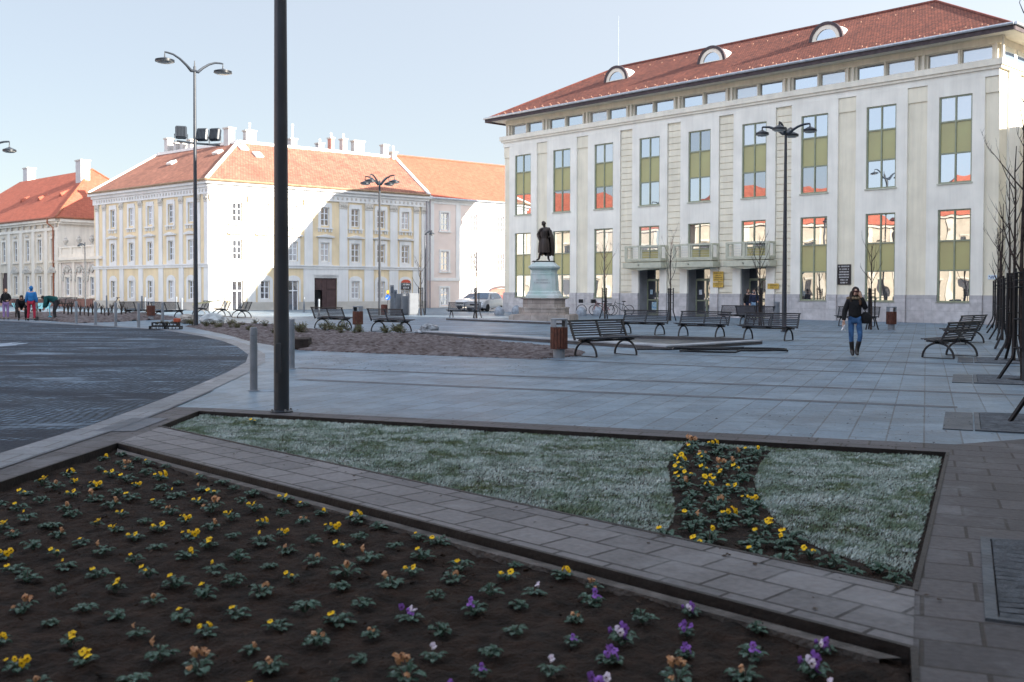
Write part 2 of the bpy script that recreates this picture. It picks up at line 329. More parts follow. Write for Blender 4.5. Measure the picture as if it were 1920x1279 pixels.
# frost on the road
def blob(c,rx,ry,z,m,name,n=26,seed=1,kind='structure'):
    rg=random.Random(seed); pts=[]
    for i in range(n):
        a=2*PI*i/n; k=rg.uniform(.6,1.15); pts.append((c[0]+rx*k*math.cos(a),c[1]+ry*k*math.sin(a),z))
    mb=MB(); mb.poly(pts); o=mb.build(name,m); tag(o,kind=kind); return o
blob(G(-30,650),.75,2.4,.0125,m_frost,'frost_patch',seed=3)
blob((-5.05,8.4),.10,1.0,.0165,m_frost,'frost_patch',seed=5)
blob((-5.3,9.6),.10,.5,.0165,m_frost,'frost_patch',seed=6)
blob((-4.0,13.98+2.9),.3,.2,.005,m_frost,'frost_patch',seed=8)
# slab plates (dark metal covers)
mb=MB(); c=G(255,797); mb.poly([(c[0]-.28,c[1]-.62,.010),(c[0]+.2,c[1]-.62,.010),(c[0]+.2,c[1]+.62,.010),(c[0]-.28,c[1]+.62,.010)])
tag(mb.build('cover_plate',m_band),'dark rectangular cover plate set in the paving by the lawn corner','cover plate')
# sunken beds
def sdist(x,y,a,b):
    dx,dy=b[0]-a[0],b[1]-a[1]; t=max(0,min(1,((x-a[0])*dx+(y-a[1])*dy)/max(1e-9,dx*dx+dy*dy))); return math.hypot(x-a[0]-t*dx,y-a[1]-t*dy)
def bedmesh(name,poly,z,amp,m,step,z_in=0,mound=0,clip=None,seedo=0.,wall=True,fall=0):
    xs=[p[0] for p in poly]; ys=[p[1] for p in poly]
    def inside(x,y,pl):
        c=False; n=len(pl); j=n-1
        for i in range(n):
            if ((pl[i][1]>y)!=(pl[j][1]>y)) and x<(pl[j][0]-pl[i][0])*(y-pl[i][1])/(pl[j][1]-pl[i][1])+pl[i][0]: c=not c
            j=i
        return c
    from mathutils import noise as NZ
    nx=int((max(xs)-min(xs))/step)+2; ny=int((max(ys)-min(ys))/step)+2
    idx={}; V=[]; F=[]
    def vid(i,j):
        if (i,j) in idx: return idx[(i,j)]
        x=min(xs)+i*step; y=min(ys)+j*step
        p=Vector((x*3.1,y*3.1,seedo)); q=Vector((x*11,y*11,seedo+4)); r_=Vector((x*32,y*32,seedo+9))
        h=z+amp*(NZ.noise(p)*.9+NZ.noise(q)*.55+NZ.noise(r_)*.3)+mound*(.5+.5*NZ.noise(Vector((x*.5,y*.5,1.7+seedo))))
        idx[(i,j)]=len(V); 
        if fall:
            dm=min(sdist(x,y,poly[k-1],poly[k]) for k in range(len(poly))); s_=min(1,dm/fall) if inside(x,y,poly) else 0
            h=-.012+(h+.012)*s_**.6 if s_>0 else -.02
        V.append((x,y,h)); return idx[(i,j)]
    for i in range(nx):
        for j in range(ny):
            x=min(xs)+(i+.5)*step; y=min(ys)+(j+.5)*step
            if inside(x,y,poly): F.append((vid(i,j),vid(i+1,j),vid(i+1,j+1),vid(i,j+1)))
    me=bpy.data.meshes.new(name); me.from_pydata(V,[],F); me.materials.append(m); uvmap(me); me.polygons.foreach_set('use_smooth',[True]*len(F))
    o=bpy.data.objects.new(name,me); COL.objects.link(o); o['kind']='structure'; return o
inside_poly=None
def pin(x,y,pl):
    c=False; n=len(pl); j=n-1
    for i in range(n):
        if ((pl[i][1]>y)!=(pl[j][1]>y)) and x<(pl[j][0]-pl[i][0])*(y-pl[i][1])/(pl[j][1]-pl[i][1])+pl[i][0]: c=not c
        j=i
    return c
bedmesh('flowerbed_soil',inset(bed1,-.01),-.062,.034,m_soil,.032)
bedmesh('lawn_soil',inset(lawnP,-.01),-.05,.010,m_soil,.05,seedo=5)
polyfill('bed_floor',inset(bed1,.015),[],-.115,m_soil); polyfill('bed_floor',inset(lawnP,.015),[],-.10,m_soil)
def edging(poly,name,w=.032,z1=.012,z0=-.12,label=None):
    mb=MB(); a=inset(poly,.02); b=inset(poly,-w+.02); n=len(poly)
    for i in range(n):
        k=(i+1)%n
        mb.quad((*a[i],z1),(*a[k],z1),(*b[k],z1),(*b[i],z1)); mb.quad((*b[i],z1),(*b[k],z1),(*b[k],z0),(*b[i],z0)); mb.quad((*a[i],z1),(*a[i],z0),(*a[k],z0),(*a[k],z1))
    return tag(mb.build(name,m_edge),label,'bed edging')
edging(bed1,'bed_edging',label='dark steel edging round the big pansy bed')
edging(lawnP,'bed_edging',label='dark steel edging round the frosty lawn')
mb=MB(); a=inset(bed1,-.05); b=inset(bed1,-.15)
for i in range(1): mb.add([(*a[i],-.035),(*a[i+1],-.035),(*b[i+1],-.03),(*b[i],-.03),(*b[i],-.1),(*b[i+1],-.1)],[(0,1,2,3),(3,2,5,4)])
tag(mb.build('concrete_ledge',m_ledge),kind='structure')
# middle planting bed and dug earth
bedmesh('dug_earth',midP,.045,.085,m_soil2,.10,mound=.10,seedo=11,fall=.5)
leftbed=[G(-40,598),G(60,600),G(150,606),G(215,604),G(290,600),G(345,600),G(300,594),G(230,592),G(130,589),G(-40,590)]
bedmesh('planting_bed_soil',leftbed,.08,.08,m_soil2,.3,mound=.25,seedo=31,fall=.8)
# pit
mb=MB(); c=Vector((*G(553,654),0)); mb.box(-.42,.42,-.5,.5,.02,.30,.02)
m_pit=mat('pit_box',(.03,.022,.02),.9,.3,6,.3)
o=mb.build('pit_block',m_pit,loc=(c.x,c.y,0),rz=.1); tag(o,'dark block standing in for the pit in the dug earth beside the grey bollard','box')  # raised dark block drawn in place of the pit
# low stone rim of the fountain basin
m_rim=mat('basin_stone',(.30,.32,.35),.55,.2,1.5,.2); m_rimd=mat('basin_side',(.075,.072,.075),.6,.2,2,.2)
P1_,P2_,P3_,P4_,P5_=G(782,627),G(1250,657),G(1430,645.5),G(1075,609),G(850,600)
basin=thing('fountain_basin','low stone fountain basin with a raised dark rim in front of the monument','fountain')
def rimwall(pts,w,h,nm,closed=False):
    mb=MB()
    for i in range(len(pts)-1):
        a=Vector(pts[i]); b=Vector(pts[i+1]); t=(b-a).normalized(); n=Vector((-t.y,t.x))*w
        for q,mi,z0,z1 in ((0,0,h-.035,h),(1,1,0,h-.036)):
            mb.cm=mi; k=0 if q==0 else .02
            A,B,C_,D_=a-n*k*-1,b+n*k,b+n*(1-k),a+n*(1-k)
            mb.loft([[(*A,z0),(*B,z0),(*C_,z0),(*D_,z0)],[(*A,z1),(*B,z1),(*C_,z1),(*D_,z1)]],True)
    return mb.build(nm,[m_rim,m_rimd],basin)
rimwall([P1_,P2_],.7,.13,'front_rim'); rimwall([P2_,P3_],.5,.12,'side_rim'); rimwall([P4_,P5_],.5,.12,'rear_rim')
mb=MB(); q=[G(1120,634),G(1180,646),G(1395,643),G(1330,637)]; mb.poly([(*p,.006) for p in q]); mb.build('pool_floor',mat('pool_floor',(.05,.055,.065),.3,.2,1,0),basin)
mb=MB()
for (a,b) in ((G(1180,646),G(1180,646)),):
    pass
a=Vector(G(1130,633)); b=Vector(G(1395,640))
mb.loft([[(*a,0),(*b,0),(b.x,b.y+.15,0),(a.x,a.y+.15,0)],[(*a,.10),(*b,.10),(b.x,b.y+.15,.10),(a.x,a.y+.15,.10)]],True)
mb.build('cascade_wall',m_rimd,basin)
for k in range(3):
    blob(G(960+k*40,624+k*3),1.1-.2*k,.28,.006,m_band,'wet_patch',seed=12+k)
# hose coil
m_hose=mat('black_hose',(.012,.013,.016),.45,.2,5,0)
mb=MB(); c=Vector((*G(1380,661),0)); pts=[]
for k in range(120):
    a=k/120*2*PI*1.75; rr=1+.05*math.sin(3*a)+.10*k/120; pts.append((c.x+1.38*rr*math.cos(a)-.1*k/60,c.y+.55*rr*math.sin(a),.045+.045*(k//52)))
mb.tube(pts,.028,6); mb.tube([(c.x-2.6,c.y+.45,.05),(c.x-1.9,c.y+.5,.06),(c.x-1.2,c.y+.35,.08),(c.x+.2,c.y-.1,.14)],.028,6)
tag(mb.build('hose_coil',m_hose,smooth=True),'coil of thick black hose lying on the paving in front of the basin','hose')
# tree grates
m_cast=mat('cast_iron',(.10,.115,.135),.5,.25,8,.3); m_plate=mat('slate_slab',(.065,.078,.095),.6,.2,3,.3)
gl=['cast iron tree grate in the near right corner beside the flowerbed','cast iron tree grate beyond the right corner of the lawn','cast iron tree grate under the nearest bare tree of the row','cast iron tree grate under the second bare tree of the row']
for k,c in enumerate(gratesP):
    g=thing('tree_grate',gl[k],'tree grate',(c[0],c[1],0),math.atan2(adir.y,adir.x),'tree grates in the paving')
    if k:
        mb=MB(); mb.box(-1.18,-.84,-.95,.95,.001,.012); mb.build('border_slab',m_plate,g)
    mb=MB()
    for a,b,c_,d in ((-.82,.82,-.95,-.90),(-.82,.82,.90,.95),(-.82,-.76,-.898,.898),(.76,.82,-.898,.898)): mb.box(a,b,c_,d,.001,.02)
    mb.build('grate_frame',m_plate,g)
    mb=MB(); mb.box(-.755,.755,-.895,.895,.001,.004)
    mb.build('pit_shade',mat('grate_void',(.006,.006,.007),.9,.1,4),g)  # near-black sheet paints the shade in the pit between the bars
    mb=MB()
    for j in range(19):
        y=-.86+j*.0955; b_=.10*math.sin(j*.45)
        if abs(y)<.22:
            for s in (-1,1): mb.tube([(s*.75,y,.014),(s*.5,y+b_*.3,.014),(s*.26,y+b_*.5,.014)],.017,4)
        else: mb.tube([(-.75,y,.014),(-.3,y+b_,.014),(.3,y-b_,.014),(.75,y,.014)],.019,4)
    for a in range(12):
        t=a/12*2*PI; u=(a+1)/12*2*PI; mb.tube([(.27*math.cos(t),.27*math.sin(t),.016),(.27*math.cos(u),.27*math.sin(u),.016)],.02,4)
    mb.build('grate_bars',m_cast,g)
# ================================================================ GRASS AND PANSIES
curveL=[G(1285,826),G(1262,845),G(1250,868),G(1256,900),G(1264,935),G(1262,968),G(1245,988),G(1205,1001)]
curveR=[G(1446,838),G(1425,862),G(1413,893),G(1424,930),G(1455,968),G(1500,1000),G(1560,1025),G(1640,1050),G(1722,1066)]
curvedbed=curveL+[G(1715,1107)]+curveR[::-1]
cbx=inset(curvedbed,0)
def mulm(name,cols,rough=.7,spec=.2,sss=0,scale=9,fr=None,frt=(.55,.75)):
    m=bpy.data.materials.new(name); m.use_nodes=True; n=m.node_tree.nodes; l=m.node_tree.links; b=n['Principled BSDF']
    b.inputs['Roughness'].default_value=rough; b.inputs['Specular IOR Level'].default_value=spec
    tc=n.new('ShaderNodeTexCoord'); no=n.new('ShaderNodeTexNoise'); no.inputs['Scale'].default_value=scale; no.inputs['Detail'].default_value=5; l.new(tc.outputs['Object'],no.inputs['Vector'])
    cr=n.new('ShaderNodeValToRGB'); e=cr.color_ramp.elements
    while len(e)<len(cols): e.new(.5)
    for i,c in enumerate(cols): e[i].position=.3+.4*i/(len(cols)-1); e[i].color=(*c,1)
    l.new(no.outputs['Fac'],cr.inputs[0]); cur=cr.outputs[0]
    if fr:
        n2=n.new('ShaderNodeTexNoise'); n2.inputs['Scale'].default_value=scale*5; n2.inputs['Detail'].default_value=5; l.new(tc.outputs['Object'],n2.inputs['Vector'])
        mr=n.new('ShaderNodeMapRange'); mr.inputs[1].default_value=frt[0]; mr.inputs[2].default_value=frt[1]; l.new(n2.outputs['Fac'],mr.inputs[0])
        mx=n.new('ShaderNodeMix'); mx.data_type='RGBA'; l.new(mr.outputs[0],mx.inputs[0]); l.new(cur,mx.inputs[6]); mx.inputs[7].default_value=(*fr,1); cur=mx.outputs[2]
    l.new(cur,b.inputs['Base Color']); return m
m_grass=mulm('frosty_grass',[(.15,.19,.10),(.20,.28,.21),(.40,.49,.46),(.56,.64,.62)],.85,.1,scale=2.2,fr=(.62,.71,.73),frt=(.50,.72))
def grass(name,poly,avoid,dens,seed,label):
    rg=np.random.default_rng(seed)
    xs=np.array([p[0] for p in poly]); ys=np.array([p[1] for p in poly])
    n=int((xs.max()-xs.min())*(ys.max()-ys.min())*dens)
    X=rg.uniform(xs.min(),xs.max(),n); Y=rg.uniform(ys.min(),ys.max(),n)
    keep=np.array([pin(x,y,poly) and not pin(x,y,avoid) for x,y in zip(X,Y)]); X=X[keep]; Y=Y[keep]; n=len(X)
    clump=np.sin(X*5.1+np.sin(Y*3.3)*1.5)*np.sin(Y*4.3+np.sin(X*2.9)*1.7)
    h=rg.uniform(.012,.028,n)*(1+.35*clump); a=rg.uniform(0,2*np.pi,n); lean=rg.uniform(.2,1.0,n)*h; la=rg.normal(-.3,.9,n)
    w_=rg.uniform(.0025,.005,n)
    V=np.zeros((n,4,3)); z0=-.045
    V[:,0]=np.stack([X-w_*np.cos(a),Y-w_*np.sin(a),np.full(n,z0)],1)
    V[:,1]=np.stack([X+w_*np.cos(a),Y+w_*np.sin(a),np.full(n,z0)],1)
    V[:,2]=np.stack([X+w_*.8*np.cos(a)+lean*.45*np.cos(la),Y+w_*.8*np.sin(a)+lean*.45*np.sin(la),z0+h*.65],1)
    V[:,3]=np.stack([X+lean*1.15*np.cos(la),Y+lean*1.15*np.sin(la),z0+h],1)
    me=bpy.data.meshes.new(name); me.vertices.add(n*4); me.vertices.foreach_set('co',V.ravel())
    me.loops.add(n*6); I=np.arange(n)[:,None]*4+np.array([0,1,2,0,2,3])[None]; me.loops.foreach_set('vertex_index',I.ravel().astype(np.int32))
    me.polygons.add(n*2); me.polygons.foreach_set('loop_start',(np.arange(n*2)*3).astype(np.int32)); me.polygons.foreach_set('loop_total',np.full(n*2,3,np.int32))
    me.materials.append(m_grass); me.update(); me.validate()
    o=bpy.data.objects.new(name,me); COL.objects.link(o); return tag(o,label,'grass',kind='stuff')
grass('frosted_grass',inset(lawnP,-.05),curvedbed,6200,3,'frosty short lawn grass between the two paved strips and round the curved pansy bed')
m_leaf=mulm('pansy_leaf',[(.015,.035,.02),(.03,.07,.045),(.06,.12,.09)],.6,.3,scale=14,fr=(.24,.33,.32),frt=(.52,.80))
m_yel=mulm('petal_yellow',[(.80,.45,.015),(.95,.66,.02)],.6,.2,scale=30)
m_pea=mulm('petal_peach',[(.35,.15,.06),(.60,.36,.20)],.6,.2,scale=30,fr=(.7,.6,.55))
m_pur=mulm('petal_purple',[(.18,.07,.40),(.36,.17,.60)],.6,.2,scale=30)
m_whi=mulm('petal_white',[(.55,.48,.65),(.72,.68,.75)],.6,.2,scale=30)
m_dk=mat('petal_centre',(.05,.015,.01),.7,.1,5)
def foliage(nl=17,rr=.105,up=.5,big=1.):
    mb=MB()
    for i in range(nl):
        a=i*2.399+random.uniform(-.3,.3); k=random.uniform(.55,1.1); r=rr*k; h=.015+.07*up*random.random()
        w_=.019*random.uniform(.8,1.35)*big; ca,sa=math.cos(a),math.sin(a); px,py=-sa,ca
        b=(ca*r*.15,sa*r*.15,.0); p=[]
        for t,ww,z in ((.35,.35,h*.8),(.62,1.0,h*1.05),(.85,.8,h*.95),(1.0,.1,h*.7)):
            p.append([(ca*r*t+px*w_*ww*s,sa*r*t+py*w_*ww*s,z+.006*abs(s)) for s in (-1,0,1)])
        L=[[b,b,b]]+p
        vs=[q for rw in L for q in rw]; fs=[]
        for j in range(len(L)-1):
            for s in range(2): fs.append((j*3+s,j*3+s+1,(j+1)*3+s+1,(j+1)*3+s))
        mb.add(vs,fs)
        mb.tube([(0,0,-.01),b,p[0][1]],.0022,3)
    return mb
def flower(col_i,wilt=0,tilt=.6,az=0):
    mb=MB(); S=random.uniform(.8,1.12)
    M=Matrix.Rotation(az,4,'Z')@Matrix.Rotation((PI/2-tilt),4,'X')
    for k,(a,r,w_) in enumerate(((PI/2+.45,.019,.017),(PI/2-.45,.019,.017),(PI+.15,.018,.016),(-.15,.018,.016),(-PI/2,.017,.021))):
        cx,cy=math.cos(a)*r*.75*S,math.sin(a)*r*.75*S; pts=[]
        for j in range(9):
            t=2*PI*j/9; u_=random.uniform(.72,1.12)*(1-.35*wilt*random.random()); q=(cx+w_*S*u_*math.cos(t),cy+w_*S*u_*math.sin(t),.002*k+.004*math.sin(2*t+k)+random.uniform(-.004,.004)*(1+wilt)-wilt*.02*((math.hypot(cx+w_*math.cos(t),cy+w_*math.sin(t))/.03)**2))
            pts.append(tuple(M@Vector(q)))
        c=tuple(M@Vector((cx*.6,cy*.6,.004+.001*k))); mb.cm=0
        mb.add([c]+pts,[(0,1+j,1+(j+1)%9) for j in range(9)])
    mb.cm=1
    pts=[tuple(M@Vector((.0065*math.cos(t),.0065*math.sin(t)-.002,.013))) for t in [2*PI*j/7 for j in range(7)]]; mb.poly(pts)
    mb.cm=2; mb.tube([tuple(M@Vector((0,0,0))),(0,-.002,-.05)],.002,3)
    return mb
VAR={}
def pansy_proto(kind,nf,label,nl=17,rr=.105):
    t=bpy.data.objects.new('pansy',None); COL.objects.link(t); t.empty_display_size=.05
    tag(t,label,'pansy'); foliage(nl,rr,random.uniform(.45,.9)).build('foliage',m_leaf,t)
    for i in range(nf):
        a=random.uniform(0,6.28); q=random.uniform(.015,.07)
        c={'y':m_yel,'p':m_pea,'v':random.choice([m_pur,m_pur,m_whi])}[kind]
        o=flower(0,random.uniform(.0,.5) if kind!='p' else .9,random.uniform(.0,1.2),random.uniform(-1.3,1.3)).build('flower',[c,m_dk,m_leaf],t,loc=(q*math.cos(a),q*math.sin(a),random.uniform(.06,.105)))
        s=random.uniform(.65,1.0); o.scale=(s,s*random.uniform(.8,1.1),s)
    return t
LB={'y1':('yellow-flowered pansy on the dark soil of the big foreground bed','y'),'p1':('pansy with wilted peach flowers on the dark soil of the big foreground bed','p'),
    'n1':('flowerless pansy, only frosted leaves, on the dark soil of the big foreground bed','y'),'v1':('purple and white pansy at the near right end of the big foreground bed','v'),
    'y2':('yellow-flowered pansy in the curved strip of soil between the frosty lawns','y'),'p2':('pansy with wilted peach flowers in the curved strip between the frosty lawns','p'),'n2':('flowerless pansy with frosted leaves in the curved strip between the frosty lawns','y')}
PR={}
for key,(lb,k) in LB.items():
    if key[1]=='2': continue
    nf={'y1':(1,1,2,3,2,4,5,1),'p1':(1,2,4,2,3),'n1':(0,0,0,0),'v1':(2,3,5,6,7)}[key]
    PR[key]=[pansy_proto(k,n,lb,random.randint(13,20),random.uniform(.09,.125)) for n in nf]
PR['y2']=PR['y1'];PR['p2']=PR['p1'];PR['n2']=PR['n1']
used=set()
GP={'y1':'yellow pansies of the big bed','p1':'wilted pansies of the big bed','n1':'flowerless pansies of the big bed','v1':'purple pansies of the big bed','y2':'yellow pansies of the curved bed','p2':'wilted pansies of the curved bed','n2':'flowerless pansies of the curved bed'}
NUM={1:'one',2:'two',3:'three',4:'four',5:'five',6:'six',7:'seven'}
def plab(key,o,x,y):
    nf=sum(1 for c in o.children if c.name.startswith('flower')); px,py=proj(x,y)
    if key[1]=='2':
        col=['far end','middle','near end'][0 if py<905 else 1 if py<985 else 2]
        side='left' if px<1340 else 'right'
        if nf==0: return 'flowerless frosted pansy in the curved strip, %s, %s side'%(col,side)
        return 'pansy with %s %s flower%s in the curved strip, %s, %s side'%(NUM[nf],'yellow' if key[0]=='y' else 'wilted peach','s' if nf>1 else '',col,side)
    band='back rows' if py<930 else 'middle rows' if py<1080 else 'front rows'
    col='at the far left' if px<240 else 'left' if px<480 else 'left of centre' if px<720 else 'in the centre' if px<960 else 'right of centre' if px<1250 else 'at the right'
    if nf==0: return 'flowerless pansy of frosted leaves in the big bed, %s, %s'%(band,col)
    return 'pansy with %s %s flower%s in the big bed, %s, %s'%(NUM[nf],{'y':'yellow','p':'wilted peach','v':'purple and white'}[key[0]],'s' if nf>1 else '',band,col)
def proj(x,y,z=0):
    v=Vector((x,y,z-EYE)); d=v.dot(_f); return 960+FPX*v.dot(_r)/d, PPY-FPX*v.dot(_u)/d
def put(key,x,y,z,s=1.):
    p=random.choice(PR[key])
    if id(p) in used or key[1]=='2': o=copy_tree(p)
    else: o=p; used.add(id(p))
    used.add(id(p)); o.location=(x,y,z); o.rotation_euler=(0,0,random.uniform(-.8,.8)); o.scale=(s,s,s*random.uniform(.9,1.15)); o['label']=plab(key,o,x,y); o['group']=GP[key]
random.seed(11)
ib=inset(bed1,-.17); d1=Vector((.70,-.714)); d2=Vector((.72,.69)); cnt=0
o0=Vector(bed1[0])
def proj(x,y,z=0):
    v=Vector((x,y,z-EYE)); d=v.dot(_f); return 960+FPX*v.dot(_r)/d, PPY-FPX*v.dot(_u)/d
for i in range(-4,60):
    for j in range(0,40):
        p=o0+d1*(i*.345+.17+(.17 if j%2 else 0))+d2*(-j*.288-.2)+Vector((random.uniform(-.055,.055),random.uniform(-.055,.055)))
        if not pin(p.x,p.y,ib): continue
        if p.y<.8: continue
        px,py=proj(p.x,p.y)
        if px<-40 or px>1960 or py>1330 or p.y<4.1: continue
        vio=(px>690 and (py-1050)> (1110-px)*.22) and py>1085
        r=random.random(); key=('v1' if r<.62 else 'p1' if r<.76 else 'n1') if vio else ('y1' if r<.48 else 'p1' if r<.66 else 'n1')
        put(key,p.x,p.y,-.055,random.uniform(.55,.90)); cnt+=1
icb=inset(curvedbed,-.08); bx=[p[0] for p in icb]; by=[p[1] for p in icb]; pts=[]; tries=0
while tries<9000 and len(pts)<88:
    tries+=1; x=random.uniform(min(bx),max(bx)); y=random.uniform(min(by),max(by))
    if pin(x,y,icb) and all((x-a)**2+(y-b)**2>.195**2 for a,b in pts): pts.append((x,y))
for x,y in pts:
    r=random.random(); put('y2' if r<.46 else 'p2' if r<.58 else 'n2',x,y,-.045,random.uniform(.85,1.1)); cnt+=1
for key in PR:
    for p in PR[key]:
        if id(p) not in used:
            for c in list(p.children): bpy.data.objects.remove(c)
            bpy.data.objects.remove(p); used.add(id(p))
print('pansies',cnt)
# clods and crumbs of earth in the two pansy beds
mb=MB(); rg=random.Random(9); lawn_in=inset(lawnP,-.09)
for k in range(5200):
    if k<4400: p=o0+d1*rg.uniform(-2,15)+d2*(-rg.uniform(0,9)); P_=ib; zz=-.06
    else: p=Vector((rg.uniform(min(bx),max(bx)),rg.uniform(min(by),max(by)))); P_=icb; zz=-.048
    if p.y<4 or not pin(p.x,p.y,P_) or (k>=4400 and not pin(p.x,p.y,lawn_in)): continue
    s=rg.choice((.006,.008,.011,.016,.024))*rg.uniform(.7,1.3); q=[Vector((rg.uniform(-1,1),rg.uniform(-1,1),rg.uniform(-.2,.9))).normalized()*s*rg.uniform(.7,1.3) for _ in range(5)]
    mb.add([(p.x+v.x,p.y+v.y,zz+.012+v.z) for v in q],[(0,1,2),(0,2,3),(0,3,4),(0,4,1),(1,2,3),(1,3,4)])
mb.norecalc=True; tag(mb.build('soil_clods',mulm('clod',[(.014,.009,.006),(.035,.023,.018),(.09,.07,.06)],.95,.1,scale=3.5)),'clods and crumbs of dark earth lying in the pansy beds','soil',kind='stuff')
# lone pansy on the lawn by the big lamp
o=copy_tree(PR['y1'][2]); o.location=(*G(478,792),-.02); o['label']='single yellow pansy growing alone in the grass by the big lamp post'; 
if 'group' in o: del o['group']
# small plants of the middle bed
m_sh=mulm('winter_plant',[(.05,.03,.02),(.10,.09,.04),(.07,.11,.06)],.8,.1,scale=12,fr=(.3,.33,.3))
def shrublet(h,rr,n=26):
    mb=MB()
    for i in range(n):
        a=random.uniform(0,6.28); e=random.uniform(.2,1.3); L=h*random.uniform(.5,1.1); d=(math.cos(a)*math.cos(e)*rr/h,math.sin(a)*math.cos(e)*rr/h,math.sin(e))
        tip=(d[0]*L,d[1]*L,max(.02,d[2]*L)); w_=.03*random.uniform(.7,1.5)
        mb.tube([(0,0,-.02),(tip[0]*.5,tip[1]*.5,tip[2]*.6),tip],.005,3)
        for k in range(3):
            b=Vector(tip)*(.45+.25*k); t=random.uniform(0,6.28); q=Vector((math.cos(t),math.sin(t),random.uniform(-.3,.7)))*w_*1.6; s=Vector((-math.sin(t),math.cos(t),.2))*w_*.7
            mb.quad(tuple(b),tuple(b+q*.5+s),tuple(b+q),tuple(b+q*.5-s))
    return mb
sp=[]
for k in range(4):
    o=shrublet(.26+.05*k,.24).build('small_plant',m_sh); tag(o,'low brown and green winter plant in the planting strip behind the grey bollards','plant','low winter plants of the middle bed'); sp.append(o)
used2=0
for k in range(74):
    t=random.random(); px=350+ t*420; 
    if px<470: lo_,hi_=607+2,612+(px-345)*.19
    else: lo_,hi_=611+(px-470)*.045,630+(px-470)*.03 if px<560 else 632
    py=random.uniform(lo_,hi_-2)
    x,y=G(px,py); o=sp[used2] if used2<4 else sp[random.randrange(4)].copy()
    if used2>=4: COL.objects.link(o)
    used2+=1; o.location=(x,y,.07); s=random.uniform(.6,1.25); o.scale=(s,s,s); o.rotation_euler=(0,0,random.uniform(0,6.28))
# rows of short stems beside the workers
ms=mat('bare_stem',(.05,.04,.035),.9,.3,8)
mb=MB()
mb.tube([(0,0,0),(.01,0,.3),(0.02,.01,.55)],[.03,.035,.02],5)
for a in range(5): mb.tube([(0.01,0,.25),(.12*math.cos(a*1.3),.12*math.sin(a*1.3),.5+.05*a)],.012,4)
s0=mb.build('bare_shrub',ms); tag(s0,'short bare shrub stub in the planting bed beside the workers','shrub','bare shrub stubs in the planting bed')
k=0
for px in (150,158,166,174,181,190,196,203,210,218,228,236,30,120,134,128):
    o=s0 if k==0 else s0.copy()
    if k: COL.objects.link(o)
    x,y=G(px,random.uniform(596,601)); o.location=(x,y,.1); o.rotation_euler=(0,0,k); s=random.uniform(.8,1.5); o.scale=(s,s,s); k+=1
# ================================================================ THEATRE
m_white=mat('render_pale',(.815,.785,.705),.85,.06,.8,.08,bscale=30,grime=.10)
m_cream=mat('render_cream',(.79,.73,.585),.85,.06,.8,.08,bscale=30,grime=.14)
m_trim=mat('trim_cream',(.80,.75,.64),.8,.06,1,grime=.12)
m_olive=mat('frame_olive',(.27,.29,.20),.5,.1,3,0)
m_olivel=mat('frame_olive_light',(.50,.50,.40),.6,.1,3,0)
m_span=mat('spandrel_glass',(.40,.39,.17),.25,.12,.5,0,col2=(.33,.30,.14),spec=.6)
m_glass=glassmat('mirror_glass',(.03,.04,.055),.50,.26,.55)
m_glassA=glassmat('attic_glass',(.05,.08,.12),.55,.2,.5)
m_glassD=glassmat('dark_glass',(.02,.022,.028),.25,.15,1.2)
m_stone=brickmat('plinth_stone',(.52,.50,.50),(.44,.42,.42),(.30,.29,.29),1.15,.62,.006,rough=.6,offset=.4,coords='UV',bump=.1,noise_amt=.2,fine=3)
m_tile=brickmat('roof_tile_brown',(.28,.088,.055),(.15,.050,.037),(.06,.022,.018),.17,.20,.018,rough=.85,coords='UV',bump=.8,noise_amt=.3,fine=4)
m_fascia=mat('fascia_dark',(.075,.055,.06),.6,.2,5)
m_gut=mat('zinc_gutter',(.50,.53,.57),.35,.15,5,0,metal=.6)
m_zinc=mat('zinc_white',(.68,.68,.68),.5,.1,3)
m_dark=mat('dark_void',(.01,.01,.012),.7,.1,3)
TO=Vector((-.5507,75.476,0)); TD=Vector((.67977,-.73343,0)); TN=Vector((-.73343,-.67977,0)); L=35.34; DEP=11.6
th=thing('theatre_building','long pale theatre with nine bays of tall windows and a brown hipped roof','building',TO,math.atan2(TD.y,TD.x))
cs=[2.06+3.9*k for k in range(9)]
W2=.83; doors=(3,4,5)
wins=[(c-W2,c+W2,7.0,11.33) for c in cs]+[(c-W2,c+W2,(3.3 if i in doors else 1.06),5.7) for i,c in enumerate(cs)]
dh=[(cs[i]-.86,cs[i]+.86,-.5,3.0) for i in doors]
mb=MB(); wallgrid(mb,0,L,-.5,12.36,wins+dh,0,.32); 
mb.quad((0,0,-.5),(0,DEP,-.5),(0,DEP,12.36),(0,0,12.36)); mb.quad((L,0,-.5),(L,0,12.36),(L,DEP,12.36),(L,DEP,-.5)); mb.quad((0,DEP,-.5),(L,DEP,-.5),(L,DEP,12.36),(0,DEP,12.36))
part('wall',mb,m_cream,th)
for i,c in enumerate(cs):
    mb=MB(); hs=[h for h in wins+dh if abs((h[0]+h[1])/2-c)<.5]
    wallgrid(mb,c-1.43,c+1.43,1.42,12.36,hs,-.13,.13)
    for x in (c-1.43,c+1.43): mb.quad((x,-.13,1.42),(x,0,1.42),(x,0,12.36),(x,-.13,12.36))
    part('facade_panel',mb,m_white,th)
